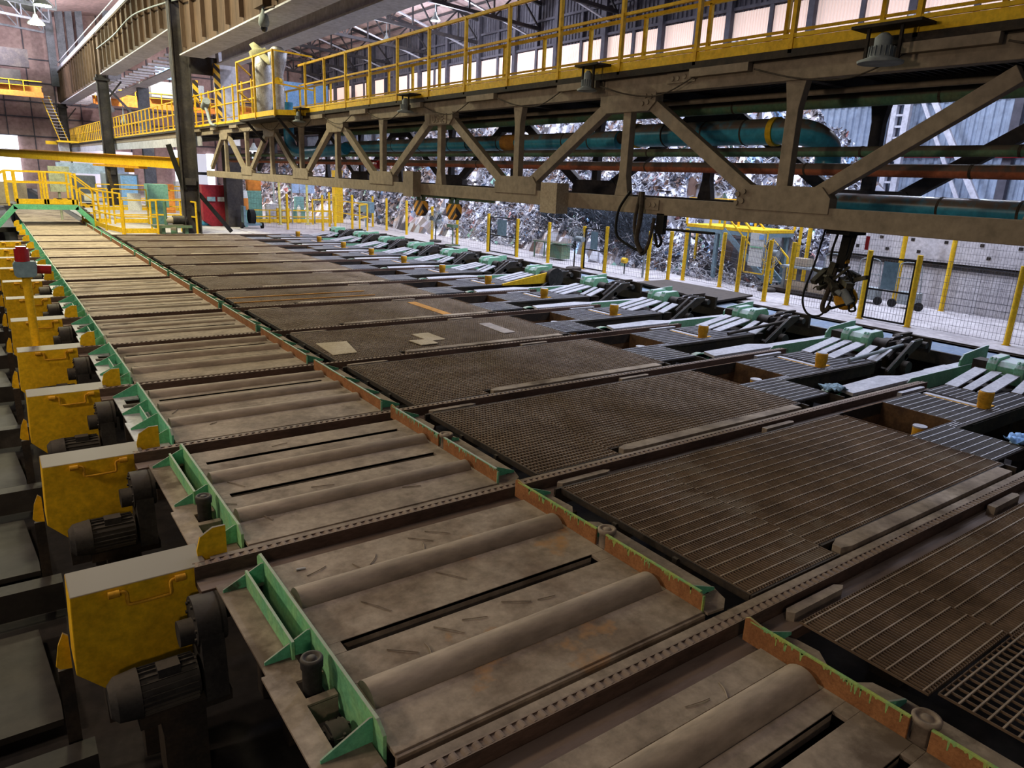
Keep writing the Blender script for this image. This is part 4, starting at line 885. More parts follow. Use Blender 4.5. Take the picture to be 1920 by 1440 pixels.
# lamp head under girder left
for n, (y, z) in enumerate(((88, 7.8), (96, 9.4))):
    o = thing('hanging_lamp', (12, y, z), 'small cone lamp hanging among the far girders, %s one' % ['lower', 'upper'][n], 'lamp', 'small hanging lamps')
    MB().lathe((13, y, z), [(.1, 0), (.35, .2), (.3, .5), (.1, .7), (.04, 2.0)], 14).build('lamp_body', m_grey, o)

# overhead cranes in the distance
def crane(name, x0, x1, y, z, label, rails=True):
    o = thing(name, ((x0+x1)/2, y, z), label, 'overhead crane')
    MB().box(x0, x1, y-.3, y+.3, z, z+1.1).box(x0, x1, y-2.2, y-1.9, z-.2, z+.4).build('crane_beam', m_orange, o)
    mb = MB()
    for i in range(int((x1-x0)/1.4)): mb.box(x0+i*1.4, x0+i*1.4+.07, y-2.1, y-2.03, z+.4, z+1.6)
    mb.box(x0, x1, y-2.1, y-2.03, z+1.55, z+1.63).box(x0, x1, y-2.1, y-2.03, z+1.0, z+1.06); mb.build('crane_railing', m_ryel, o)
    return o
c1 = crane('overhead_crane', -14, 7.5, 110, 11.3, 'orange overhead travelling crane in the left bay near the end wall')
mb = MB().box(-14, 6.5, 108.6, 109.5, 14.4, 16.4); mb.build('upper_beam', m_dcol, c1); MB().box(-2, 5.5, 108, 108.4, 12.4, 14.0).build('crane_equipment', m_lfloor, c1)
c2 = crane('overhead_crane', 12, 42, 102, 10.6, 'orange overhead travelling crane in the right bay behind the columns')
MB().box(18, 24, 100, 101.6, 11.8, 13.6).box(25.5, 28.5, 100, 101, 11.8, 13.6).build('crane_cabin', m_grey, c2); MB().box(18.6, 20.3, 99.8, 99.95, 13.9, 15.2).build('blue_panel', m_bsheet, c2); MB().box(31.7, 40.5, 101.2, 101.5, 12.2, 15.4).build('blue_sheet', m_bsheet, c2)
# yellow jib beam
o = thing('jib_crane', (8, 60, 3.9), 'long yellow jib beam reaching left from the dark column', 'jib crane')
MB().bar((9.9, 48.6, 4.12), (-1.0, 85.0, 4.5), .45, .62).build('jib_beam', m_fyel, o)
MB().bar((8.6, 53.0, 3.78), (6.8, 58.8, 3.82), .7, .14).bar((8.2, 54.3, 3.6), (8.0, 55.0, 3.6), .3, .3).bar((9.9, 48.6, 4.45), (-1.0, 85.0, 4.85), .7, .04).build('hoist_trolley', m_oy, o)
MB().tube([(7.2, 57, 3.7), (7.2, 57, 3.0), (7.4, 57, 2.0), (7.3, 57, 1.2)], .12, 8).build('hoist_cable', m_rope, o)
# stair tower far left
o = thing('access_stairs', (8.3, 112, 6.3), 'steep yellow access stairs beside the far end of the walkway', 'stairs')
mb = MB().bar((7.4, 111, 11.6), (8.9, 111, 6.4), .1, .1).bar((8.2, 111, 11.6), (9.8, 111, 6.4), .1, .1); mb.build('stringer', m_fyel, o)
mb = MB()
for i in range(14):
    t = i/14; mb.box(7.4+1.5*t, 8.4+1.5*t, 110.8, 111.3, 11.5-5.1*t, 11.55-5.1*t)
mb.build('treads', m_silver, o)
MB().box(8.5, 11, 110, 112, 6.2, 6.4).box(7.4, 9.5, 112, 112.3, 5.9, 6.3).build('landing', m_fyel, o)
MB().box(8.7, 9.9, 111.5, 112, 0, 6.2).build('stair_column', m_white, o)

# ================================================================== FENCES (right)
def fence_run(pts, h=2.25, label='', wires=11, X=None, dense=.1):
    """yellow posts with dark wire mesh; pts = (x, y)"""
    o = thing('mesh_fence', (pts[0][0], pts[0][1], 0), label, 'fence')
    for (x, y) in pts:
        MB().cyl((x, y, 0), (x, y, h+.05), .085, 12).box(x-.09, x+.09, y-.09, y+.09, 0, .02).build('post', m_fyel, o)
    for (p, q) in zip(pts[:-1], pts[1:]):
        d = math.dist(p, q)
        if d > 5.5: continue
        mb = MB(); n = int(d/dense)
        for i in range(1, n):
            t = i/n; x = p[0]+(q[0]-p[0])*t; y = p[1]+(q[1]-p[1])*t; mb.box(x-.003, x+.003, y-.003, y+.003, .06, h-.03)
        for j in range(wires):
            z = .08+(h-.12)*j/(wires-1); mb.bar((p[0], p[1], z), (q[0], q[1], z), .009)
        mb.build('mesh_panel', m_mesh, o)
    return o
fence_run([(23.9, 5.2), (23.9, 8.2), (23.9, 11.09)], 2.25, 'yellow-posted dark mesh fence at the right edge of the picture')
fence_run([(23.88, 12.7), (23.88, 15.55)], 2.25, 'yellow-posted mesh fence left of the black mesh gate')
fence_run([(23.75, 16.45), (24.4, 18.2), (25.3, 19.8), (25.4, 21.95)], 2.25, 'yellow-posted mesh fence angling back behind the raised dark platform')
fence_run([(24.8, 22.3), (23.58, 22.42), (23.5, 25.1)], 2.1, 'mesh fence with yellow posts between the platform and the narrow gate')
fence_run([(23.5, 26.7), (23.4, 29.3), (23.4, 32.05)], 2.0, 'yellow-posted mesh fence in front of the dark wire bales', wires=10, dense=.14)
fence_run([(23.4, 34.9), (23.5, 38.5), (24.0, 42.5)], 2.1, 'yellow-posted mesh fence beside the caged floor fan', wires=9, dense=.2)
fence_run([(24.2, 46.5), (24.5, 50.3), (25.1, 54.0)], 2.3, 'distant yellow-posted mesh fence beyond the floor fan', wires=8, dense=.25)
fence_run([(28.85, 3), (28.85, 7.5), (28.82, 12.26)], 3.6, 'tall yellow-posted mesh fence along the concrete wall at right', wires=16, dense=.1)
fence_run([(28.7, 14.0), (28.3, 17.8)], 3.6, 'tall yellow-posted mesh fence along the concrete wall left of the trolleys', wires=16, dense=.1)
def gate(p, q, h, label):
    o = thing('mesh_gate', (p[0], p[1], 0), label, 'gate'); mb = MB()
    for a in (p, q): mb.box(a[0]-.025, a[0]+.025, a[1]-.025, a[1]+.025, .05, h)
    for z in (.07, h*.5, h): mb.bar((*p, z), (*q, z), .05)
    mb.build('gate_frame', m_black, o); mb = MB(); d = math.dist(p, q); n = int(d/.1)
    for i in range(1, n): t = i/n; x = p[0]+(q[0]-p[0])*t; y = p[1]+(q[1]-p[1])*t; mb.box(x-.004, x+.004, y-.004, y+.004, .06, h)
    for j in range(9): z = .1+j*h/9; mb.bar((*p, z), (*q, z), .008)
    mb.build('gate_mesh', m_mesh, o)
    t = .8 if p[1] < 13 else .3
    MB().box(p[0]-.03, p[0]-.02, p[1]+(q[1]-p[1])*.35, p[1]+(q[1]-p[1])*.7, h*.52, h*.95).build('sheet_panel', m_bgrey, o)
    return o
gate((23.9, 11.2), (23.88, 12.6), 2.1, 'black-framed mesh gate with a blue-grey sheet, between two yellow posts')
gate((23.5, 25.2), (23.5, 26.6), 1.95, 'narrow mesh gate with a grey sheet left of the motor fan'); gate((23.4, 32.2), (23.4, 34.7), 2.0, 'far mesh gate with a grey sheet beside the green bench')
# signs strip on post
tag(MB().box(23.8, 23.83, 12.78, 12.90, 2.3, 2.75).build('status_sign', m_lred, loc=(23.8, 12.8, 2.3)), 'small red sign strip on the tall yellow post', 'sign')
# trolleys
for n, (x, y) in enumerate(((28.0, 13.1), (27.9, 14.6), (28.1, 16.2))):
    o = thing('gas_trolley', (x, y, 0), 'grey two-wheeled handle trolley behind the fence, %s from the right' % ['first', 'second', 'third'][n], 'trolley', 'grey trolleys')
    MB().box(x-.2, x+.2, y-.36, y+.36, .15, .62).build('box_body', m_grey, o)
    MB().tube([(x-.2, y-.45, .2), (x-.3, y-.42, 1.4), (x-.3, y-.3, 1.7), (x-.3, y+.3, 1.7), (x-.3, y+.42, 1.4), (x-.2, y+.45, .2)], .02, 8).bar((x-.3, y-.45, 1.15), (x-.3, y+.45, 1.15), .03).build('handle_frame', m_grey, o)
    for s in (-1, 1): MB().cyl((x-.3, y+s*.5, .16), (x-.22, y+s*.5, .16), .16, 18).build('wheel', m_black, o)
# pallet with boxes
o = thing('pallet', (28, 17.6, 0), 'low dark pallet stacked with beige cartons behind the mesh fence', 'pallet'); MB().box(26.6, 28.6, 15.2, 18.4, .05, .2).box(26.7, 28.5, 15.4, 15.6, 0, .05).box(26.7, 28.5, 18, 18.2, 0, .05).build('pallet_deck', m_dark, o)
for n, (x, y, z, s) in enumerate(((27, 16.2, .2, .5), (27.1, 17.1, .2, .45), (27.4, 17.8, .2, .4), (27.2, 17.2, 1.15, .45))):
    if z > 1: tag(MB().box(x-.4, x+.5, y-.9, y+.8, 1.05, 1.13).box(x-.3, x-.2, y-.8, y-.7, .2, 1.05).box(x-.3, x-.2, y+.6, y+.7, .2, 1.05).build('bench', m_grey, loc=(x, y, .2)), 'grey bench standing over the pallet behind the fence', 'bench')
    tag(MB().box(x-s/2, x+s/2, y-s*.7, y+s*.7, z, z+s*.7).build('carton', m_card, loc=(x, y, z)), 'beige carton behind the mesh fence, %s' % ['at the right end of the pallet', 'in the middle of the pallet', 'at the left end of the pallet', 'on top of the grey bench'][n], 'carton', 'beige cartons')
# pedestal fans
def cage_fan(x, y, h, r, label, side=False, motor=False):
    o = thing('pedestal_fan', (x, y, 0), label, 'fan')
    mb = MB().lathe((x, y, 0), [(.38, 0), (.38, .12), (.3, .16), (.05, .18)], 20); mb.cyl((x, y, .1), (x, y, h), .035, 10); mb.build('fan_stand', m_dark, o)
    ax = Vector((0, 1, 0)) if side else Vector((-1, -.3, .1)).normalized(); a = ax.cross(Vector((0, 0, 1))).normalized(); b = a.cross(ax); c = Vector((x, y, h))
    mb = MB()
    for s in (-.12, .12):
        for k in range(1, 6):
            rr = r*k/5; pts = [c+ax*s*(1-(k/5)**2*.6)+a*rr*math.cos(t*.3927)+b*rr*math.sin(t*.3927) for t in range(17)]
            for p, q in zip(pts[:-1], pts[1:]): mb.bar(p, q, .01)
        for t in range(20):
            d = a*math.cos(t*.314)+b*math.sin(t*.314); mb.bar(c+ax*s, c+ax*s*.4+d*r, .008)
    mb.build('fan_guard', m_grey, o)
    mb = MB()
    for t in range(3):
        d = a*math.cos(t*2.094)+b*math.sin(t*2.094); e = a*math.cos(t*2.094+.7)+b*math.sin(t*2.094+.7)
        mb.add([c, c+d*r*.85+ax*.04, c+(d+e)*.5*r*.95, c+e*r*.8-ax*.04], [(0, 1, 2, 3)])
    mb.build('fan_blades', m_dmotor, o)
    MB().cyl(c-ax*.05, c-ax*(.55 if motor else .3), .13, 18).build('fan_motor', m_grey, o)
    return o
cage_fan(23.3, 40.8, 1.35, .62, 'round wire-caged pedestal fan standing left of the striped hook blocks')
cage_fan(22.7, 26.4, 1.5, .55, 'pedestal fan seen edge-on with a grey motor, in front of the fence', side=True, motor=True)
cage_fan(26.4, 18.2, 1.6, .62, 'dark pedestal fan behind the fence posts near the hanging grapple', side=True)
tag(MB().cyl((23.2, 38.5, 0), (23.2, 38.5, 1.1), .04).box(23.0, 23.4, 38.2, 38.9, 1.1, 1.3).box(22.9, 23.5, 38.1, 38.9, 0, .08).build('control_stand', m_grp, loc=(23.2, 38.5, 0)), 'small green control stand beside the caged fan', 'stand')
o = thing('work_bench', (25, 30.5, 0), 'dark green work bench with a folded sheet behind the fence', 'bench')
MB().box(24.6, 25.4, 29.7, 32.2, .85, .92).build('bench_top', m_grp, o); MB().box(24.7, 25.3, 29.8, 30.8, .1, .8).build('bench_cupboard', m_grp, o)
for x, y in ((24.65, 32.1), (25.35, 32.1)): MB().box(x-.03, x+.03, y-.03, y+.03, 0, .85).build('leg', m_grp, o)
o = thing('cabinet_post', (24.3, 53.0, 0), 'blue-grey electrical box on a post at the far fence', 'electrical box'); MB().box(24.1, 24.5, 52.4, 54.4, 1.15, 1.95).build('box_body', m_bgrey, o); MB().cyl((24.3, 53.4, 0), (24.3, 53.4, 1.15), .12).build('post', m_bgrey, o)
o = thing('lamp_bollard', (23.9, 25.9, 0), 'short stand with a yellow knob beside the narrow gate', 'stand'); MB().cyl((24.3, 24.6, 0), (24.3, 24.6, .5), .03).build('stem', m_black, o); MB().cyl((24.3, 24.5, .62), (24.3, 24.75, .62), .13).build('knob', m_fyel, o)
tag(MB().cyl((24.2, 23.3, 0), (24.2, 23.3, 1.2), .05).build('pipe_stub', m_grey, loc=(24.2, 23.3, 0)), 'grey upright pipe stub between two yellow fence posts', 'pipe')
# stair platform beyond the fence
o = thing('stair_platform', (28, 21, 0), 'yellow-railed stair platform with grey stairs in front of the scrap pile', 'platform')
MB().box(27.2, 29.6, 19.4, 23.6, 2.28, 2.42).build('deck', m_fyel, o); MB().box(27.2, 29.6, 19.4, 23.6, 2.1, 2.27).build('deck_frame', m_bgrey, o)
mb = MB().bar((27.2, 21.4, 2.3), (27.2, 18.6, .1), .08, .22).bar((28.2, 21.4, 2.3), (28.2, 18.6, .1), .08, .22)
for i in range(9): t = (i+.5)/9; mb.box(27.2, 28.2, 21.3-2.7*t, 21.55-2.7*t, 2.2-2.1*t, 2.24-2.1*t)
mb.build('stairs', m_bgrey, o)
mb = MB()
for x, y in ((27.2, 23.6), (27.2, 22.2), (29.6, 23.6), (29.6, 19.4), (29.6, 21.5), (27.2, 21.4), (28.2, 21.4)): mb.box(x-.04, x+.04, y-.04, y+.04, 2.4, 3.6)
for z in (3.6, 3.0): mb.bar((27.2, 23.6, z), (27.2, 21.4, z), .05).bar((29.6, 23.6, z), (29.6, 19.4, z), .05).bar((27.2, 23.6, z), (29.6, 23.6, z), .05).bar((28.3, 19.4, z), (29.6, 19.4, z), .05)
for x in (27.2, 28.2): mb.bar((x, 21.4, 3.6), (x, 18.6, 1.3), .06).bar((x, 21.4, 2.95), (x, 18.6, .75), .05).box(x-.04, x+.04, 18.56, 18.64, 0, 1.3)
mb.build('railing', m_fyel, o)
mb = MB()
for x, y in ((27.3, 23.5), (29.4, 23.5), (29.4, 19.6), (27.3, 21.8)): mb.box(x-.08, x+.08, y-.08, y+.08, 0, 2.1)
mb.each('leg', m_bgrey, o)
MB().box(26.9, 26.94, 19.0, 19.7, .9, 2.3).build('notice_board', m_wh, o)
mb = MB()
for a, b in (((26.9, 18.85, .6), (26.9, 18.85, 2.4)), ((26.9, 19.85, .6), (26.9, 19.85, 2.4)), ((26.9, 18.85, 2.4), (26.9, 19.85, 2.4)), ((26.9, 18.85, .6), (26.9, 19.85, .6))): mb.bar(a, b, .05)
mb.build('board_frame', m_fyel, o)
MB().box(26.88, 26.9, 19.02, 19.25, 2.05, 2.25).build('board_heading', m_bsheet, o); MB().box(26.88, 26.9, 19.05, 19.65, 1.68, 1.74).build('board_stripe', m_green2, o)
# bright posts across the pile front
for n, (x, y, h) in enumerate(((28.5, 24.0, 2.0), (29.5, 19.0, 3.4))):
    tag(MB().cyl((x, y, 0), (x, y, h), .07).build('marker_post', m_fyel, loc=(x, y, 0)), 'lone yellow post near the scrap pile, %s' % ['behind the fence', 'beside the concrete wall'][n], 'post')

# ================================================================== SCRAP PILE
rr = random.Random(11)
def hgt(x, y):
    t = max(0, min(1, (x-26.6-.8*math.sin(y*.35))/8.5)); e = max(0, min(1, (y-18.5)/5.5))
    e2 = max(0, min(1, (y-22.5)/4.5)) if x < 30.2 else 1
    far = max(.6, min(1, 1-(y-60)/90))
    b = 8.2*(t**.75)*(e**.5)*far*e2
    if x > 36: b *= max(.3, 1-(x-36)/12)
    return b*(1+.10*math.sin(x*1.3+y*.7)+.08*math.sin(x*2.9-y*1.7))
nx, ny = 60, 250; mb = MB(); vs = []
for i in range(nx):
    for j in range(ny):
        x = 25.5+i*.335; y = 18.4+j*.37; h = hgt(x, y); vs.append((x+rr.uniform(-.14, .14), y+rr.uniform(-.14, .14), h-.12+rr.uniform(-.16, .16)*(1 if h > .3 else 0)))
for i in range(nx-1):
    for j in range(ny-1):
        q = [vs[i*ny+j], vs[(i+1)*ny+j], vs[(i+1)*ny+j+1], vs[i*ny+j+1]]; mb.add(q, [(0, 1, 2), (0, 2, 3)])
pile = tag(mb.build('scrap_pile', m_scrap, loc=(33, 40, 0)), 'huge heap of shredded silvery mixed scrap metal behind the fence', 'scrap heap', kind='stuff')
mb = MB()
def shard(c, s):
    a = Vector((rr.uniform(-1, 1), rr.uniform(-1, 1), rr.uniform(-1, 1))).normalized(); b = a.cross(Vector((rr.uniform(-1, 1), rr.uniform(-1, 1), rr.uniform(-1, 1)))).normalized(); n = a.cross(b)
    w = s*rr.uniform(.25, .9); p = [c-a*s-b*w+n*s*rr.uniform(-.4, .4), c+a*s*.2-b*w*rr.uniform(.3, 1), c+a*s-b*w*.2+n*s*rr.uniform(-.5, .5), c+a*s*.8+b*w, c-a*s*.1+b*w*.9+n*s*rr.uniform(-.5, .5), c-a*s+b*w*.4]
    mb.add(p, [(0, 1, 4, 5), (1, 2, 3, 4)])
for i in range(26000):
    q = rr.random()
    y = rr.uniform(18.8, 42) if q < .62 else (rr.uniform(40, 65) if q < .85 else rr.uniform(60, 115)); x = 26.6+rr.random()**1.1*11; h = hgt(x, y)
    if h < .05 and rr.random() < .8: continue
    shard(Vector((x, y, h+rr.uniform(-.12, .16))), rr.uniform(.05, .2)*(1.6 if y > 55 else 1))
tag(mb.build('scrap_pieces', m_scrap, loc=(33, 40, 0)), 'loose crumpled shiny scrap pieces strewn over the heap', 'scrap pieces', kind='stuff')
mb = MB()                                                       # thin curls and bent bars
for i in range(1500):
    y = rr.uniform(19, 46); x = 26.8+rr.random()**1.5*9; c = Vector((x, y, hgt(x, y)+.05)); pts = [c]
    for k in range(3): pts.append(pts[-1]+Vector((rr.uniform(-.35, .35), rr.uniform(-.5, .5), rr.uniform(-.25, .35))))
    mb.tube(pts, rr.uniform(.012, .03), 4)
tag(mb.build('scrap_wire', m_silver, loc=(30, 30, 0)), 'bent wires and bars sticking out of the scrap heap', 'scrap wire', kind='stuff')
mb = MB()
for i in range(2600):
    y = rr.uniform(26.2, 35); x = 26.6+rr.random()*1.2; z = rr.random()*2.8; c = Vector((x, y, z)); d = Vector((rr.uniform(-.2, .2), rr.uniform(-.5, .5), rr.uniform(-.35, .35))); mb.bar(c, c+d, .022)
mb.box(27.1, 28.2, 26.4, 34.8, 0, 2.7)
tag(mb.build('wire_bales', MAT('dark_wire', (.03, .035, .045), (.08, .10, .13), rough=.5, scale=6), loc=(27.3, 30, 0)), 'wall of dark tangled wire bales behind the fence', 'wire bales', kind='stuff')
rag(28.6, 31.5, 3.3, 1.6, m_bsheet, 'blue tarpaulin scrap on top of the wire bales')
# lattice columns in front of the pale blue wall
for n, y in enumerate((22.9, 11.0, 35.0)):
    o = thing('lattice_column', (44, y, 0), 'white lattice column with braces before the pale blue wall, %s' % ['middle one', 'right one', 'left one'][n], 'column', 'white lattice columns')
    mb = MB().box(43.6, 43.9, y-.5, y-.15, 0, 14).box(43.6, 43.9, y+.25, y+.55, 0, 14)
    for i in range(22): mb.box(43.65, 43.85, y-.2, y+.3, .5+i*.62, .62+i*.62)
    mb.build('column_shaft', m_white, o)
    MB().bar((43.6, y-1.6, 9.6), (43.6, y-7.2, .4), .22, .3).bar((43.6, y-1.0, 9.6), (43.6, y-6.0, .4), .12, .2).build('brace', m_white, o)

# ================================================================== LEFT BACKGROUND
o = thing('crossover_bridge', (3.2, 55, 0), 'green arched crossover with a yellow railed platform over the roller line', 'crossover')
MB().bar((.3, 54.6, -.3), (1.6, 54.6, 1.15), .35, .30).bar((1.5, 54.6, 1.15), (4.95, 54.6, 1.15), .35, .30).bar((4.85, 54.6, 1.15), (6.1, 54.6, -.2), .35, .30).build('green_frame', m_green, o)
MB().box(1.3, 5.0, 54.7, 57.5, 1.2, 1.32).build('platform_deck', m_lfloor, o)
MB().box(1.7, 4.95, 54.6, 54.66, 1.32, 1.62).build('toe_board', m_fyel, o)
for y in (54.65, 57.5):
    mb = MB()
    for z in (3.25, 2.6): mb.bar((1.3, y, z), (4.75, y, z), .08)
    mb.bar((4.75, y, 3.25), (6.1, y, 2.1), .08).bar((1.3, y, 3.25), (.3, y, 2.6), .08).bar((4.75, y, 2.5), (6.1, y, 1.4), .06)
    for x in (1.3, 1.75, 3.2, 3.35, 4.7, 4.95, 6.1, .3): mb.box(x-.06, x+.06, y-.05, y+.05, -.02 if x > 5 or x < 1 else 1.2, 2.3 if x > 5 or x < 1 else 3.25)
    mb.build('bridge_railing', m_fyel, o)
mb = MB()
for i in range(8): mb.box(5.0+.14*i, 5.3+.14*i, 54.7, 57.4, 1.1-.15*i, 1.14-.15*i)
mb.build('steps', m_lfloor, o)
MB().box(3.8, 4.9, 57.0, 57.05, 1.35, 1.6).box(5.3, 6.1, 57.4, 57.45, 1.0, 1.3).build('hazard_strip', m_haz2, o)
tag(MB().box(3.9, 5.15, 60, 60.5, 1.9, 3.6).cyl((4.4, 60.2, 0), (4.4, 60.2, 1.9), .08).build('control_cabinet', MAT('pale_green_cabinet', (.50, .56, .44), rough=.5), loc=(4.5, 60, 0)), 'pale green control cabinet seen behind the crossover railing', 'cabinet')
def yrail(pts, h, label, toe=True, mids=(1.0,)):
    o = thing('guard_railing', (pts[0][0], pts[0][1], 0), label, 'railing'); mb = MB()
    for p in pts: MB().cyl((p[0], p[1], -.02), (p[0], p[1], h), .06, 10).build('post', m_fyel, o)
    for p, q in zip(pts[:-1], pts[1:]):
        for z in (h,)+tuple(mids): mb.bar((*p, z), (*q, z), .08)
    mb.build('rails', m_fyel, o)
    if toe:
        tb = MB()
        for p, q in zip(pts[:-1], pts[1:]): tb.bar((*p, .2), (*q, .2), .03, .28)
        tb.build('toe_board', m_fyel, o)
    return o
yrail([(5.8, 54.4), (6.0, 51), (6.5, 48.2)], 2.3, 'yellow guard railing at the foot of the crossover steps')
yrail([(6.55, 47.9), (8.35, 47.9)], 1.95, 'yellow guard railing beside the roller line, front left section')
yrail([(8.4, 50.2), (10.1, 50.0), (10.55, 47.9)], 1.9, 'yellow guard railing round the small pump set by the dark column', toe=False)
yrail([(5.3, 56.5), (6.9, 56.5)], 2.3, 'yellow double guard frame behind the roller line', mids=(1.2, .7))
yrail([(7.2, 56.5), (9.3, 56.5)], 2.3, 'yellow guard frame carrying the pale notice board', mids=(1.2, .6))
yrail([(9.6, 56.5), (12.0, 56.5)], 2.3, 'yellow guard frame behind the pump set', mids=(1.2,))
tag(MB().box(8.05, 8.9, 56.3, 56.34, .9, 2.05).build('notice_board', m_wh, loc=(8.5, 56.3, .9)), 'pale notice board fixed to the yellow guard frame', 'notice board')
tag(MB().box(5.5, 6.2, 56.3, 56.34, 1.5, 1.95).build('notice_plate', m_wh, loc=(5.9, 56.3, 1.5)), 'small white notice plate on the left guard frame', 'notice')
o = thing('pump_set', (9.3, 48.4, 0), 'green and grey pump set standing in front of the yellow railing', 'pump')
MB().box(8.2, 10.3, 48.0, 49.2, .35, .5).box(8.6, 8.8, 48.2, 49, -.02, .35).box(9.9, 10.1, 48.2, 49, -.02, .35).build('pump_base', m_grp, o); MB().cyl((9.3, 48.5, .8), (10.1, 48.5, .8), .26).build('pump_motor', m_dmotor, o); MB().cyl((8.9, 48.5, .78), (9.3, 48.5, .78), .2).build('pump_head', m_card, o); MB().cyl((9.1, 48.1, .2), (9.4, 48.0, .2), .24, 20).cyl((8.9, 48.4, .5), (8.9, 48.4, 1.9), .09).build('pump_valve', m_grp, o)
tag(MB().box(12.5, 14.1, 54.6, 55.6, .35, 2.8).prism([(12.5, .35), (14.1, .35), (13.7, -.01), (13.0, -.01)], 'y', 54.6, 55.6).build('red_cabinet', m_red, loc=(13.3, 55, 0)), 'tall dark red cabinet standing right of the dark column', 'cabinet')
tag(MB().box(12.8, 13.35, 54.5, 54.56, 1.7, 2.0).build('label_plate', m_bgrey, loc=(13.1, 54.5, 1.7)), 'blue-white label plate on the dark red cabinet, left one', 'label'); tag(MB().box(13.5, 13.95, 54.5, 54.56, 1.7, 2.0).build('label_plate', m_wh, loc=(13.7, 54.5, 1.7)), 'pale pink-white label plate on the dark red cabinet, right one', 'label')
tag(MB().cyl((11.8, 55, .18), (16.2, 55, .18), .19, 18).build('floor_pipe', m_dblue, loc=(14, 55, 0)), 'blue pipe lying on the floor below the dark red cabinet', 'pipe')
o = thing('orange_drum_stand', (15.0, 54, 0), 'orange and white container on a stand right of the dark red cabinet', 'container'); MB().cyl((15.1, 54, 1.2), (15.1, 54, 2.0), .35, 20).build('orange_container', m_orange, o); MB().cyl((15.1, 54, 2.0), (15.1, 54, 2.5), .34, 20, .28).build('white_lid', m_wh, o); MB().box(14.9, 15.3, 53.8, 54.2, -.02, 1.2).build('stand', m_teal, o)
o = thing('hose_reel', (15.2, 52.5, 0), 'black hose reel on a wheeled grey cart', 'hose reel'); MB().cyl((15.0, 52.4, .8), (15.35, 52.4, .8), .5, 24).build('reel', m_black, o); MB().box(14.6, 15.8, 52.2, 52.9, .2, .35).box(14.6, 14.75, 52.2, 52.9, .35, 1.5).build('cart', m_bgrey, o)
for x in (14.4, 15.8): MB().cyl((x, 52.4, .2), (x+.15, 52.4, .2), .22, 16).build('wheel', m_black, o)
# machines behind the far fence
boxes = [(17.0, 58.2, 0, 1.4, .6, 2.4, m_teal, 'aqua machine cabinet behind the far mesh fence', 'machine'),
         (19.2, 59.0, 0, 1.6, .6, 1.4, m_white, 'pale grey cabinet row behind the far mesh fence', 'cabinet'),
         (18.1, 57.9, 0, .32, .3, 1.35, m_wh, 'narrow white cabinet beside the gas cylinders', 'cabinet'),
         (21.0, 59.0, 1.0, .7, .4, 1.0, MAT('cyan_panel', (.35, .68, .72), rough=.4), 'cyan control panel behind the far mesh fence', 'control panel'),
         (21.0, 59.1, 0, .9, .5, 1.0, m_teal, 'low aqua cabinet under the cyan control panel', 'cabinet'),
         (17.2, 58.25, 2.4, 1.0, .5, 1.0, m_orange, 'orange box above the aqua machine cabinet', 'box')]
for x, y, z, w, d, h, m, l, c in boxes:
    tag(MB().box(x-w/2, x+w/2, y, y+d, z, z+h).box(x-w/2+.06, x+w/2-.06, y-.02, y, z+.08, z+h-.08).build(c.replace('control panel', 'operator_console').replace(' ', '_'), m, loc=(x, y, z)), l, c)
    if z == 1.0: tag(MB().box(x-.1, x+.1, y+.35, y+.5, 0, 1.0).build('panel_post', m_grey, loc=(x, y, 0)), 'grey post carrying the cyan control panel', 'post')
o = thing('blue_panel_stand', (20.5, 57, 0), 'stand of three light blue square panels raised above the far fence', 'panel stand')
m_lb = MAT('light_blue_panel', (.42, .58, .92), rough=.4)
for n in range(3): MB().box(19.7+.62*n, 20.27+.62*n, 57.0, 57.06, 2.35, 3.15).build('blue_panel', m_lb, o)
for x in (19.7, 21.5): MB().box(x-.04, x+.04, 57.07, 57.13, 0, 3.15).build('stand_post', m_grey, o)
MB().box(19.7, 21.5, 57.06, 57.1, 2.7, 2.8).build('cross_bar', m_grey, o)
for n, (x, m) in enumerate(((18.75, m_fyel), (19.15, m_wh), (19.5, m_fyel), (20.4, m_wh))):
    o = thing('gas_cylinder', (x, 57.6, 0), '%s gas cylinder behind the far mesh fence, %s from left' % ('yellow' if m is m_fyel else 'white', ['first', 'second', 'third', 'fourth'][n]), 'gas cylinder'); MB().cyl((x, 57.6, 0), (x, 57.6, 1.15), .15, 16).build('cylinder_body', m, o); MB().lathe((x, 57.6, 1.15), [(.15, 0), (.12, .1), (.05, .16), (.05, .26)], 16).build('cylinder_cap', m_wh, o)
def posts(lst, mat, lab):
    for n, (x, y, h) in enumerate(lst):
        tag(MB().cyl((x, y, 0), (x, y, h), .09, 12).box(x-.18, x+.18, y-.18, y+.18, 0, .03).build('fence_post', mat, loc=(x, y, 0)), '%s, %s from left' % (lab, ORD[n+1] if n else 'first'), 'post', lab)
posts([(18.4, 56.1, 3.3), (20.55, 56.1, 3.2)], MAT('pale_yellow_paint', (.80, .74, .28), rough=.5), 'tall pale yellow post at the far doorway')
fence_run([(15.6, 55.8), (17.3, 51.2), (19.4, 50.0), (19.6, 48.2)], 2.4, 'far yellow-posted mesh fence enclosing the aqua machines', wires=7, dense=.3)
fence_run([(21.2, 49.0), (21.5, 54.0)], 2.5, 'short far mesh fence section right of the pale yellow posts', wires=7, dense=.3)
yrail([(21.0, 56.2), (22.8, 56.2), (22.8, 50.0), (21.4, 48.2)], 1.9, 'yellow handrail stepping down to the trench end', toe=False)
tag(MB().box(23.6, 24.3, 58, 58.6, 0, 4.2).build('yellow_column', m_fyel, loc=(24, 58, 0)), 'broad yellow painted column before the scrap heap', 'column')
yrail([(15.6, 57.4), (18, 57.4), (23, 57.4)], 1.0, 'low orange-yellow barrier in front of the far machines', mids=(.5,))
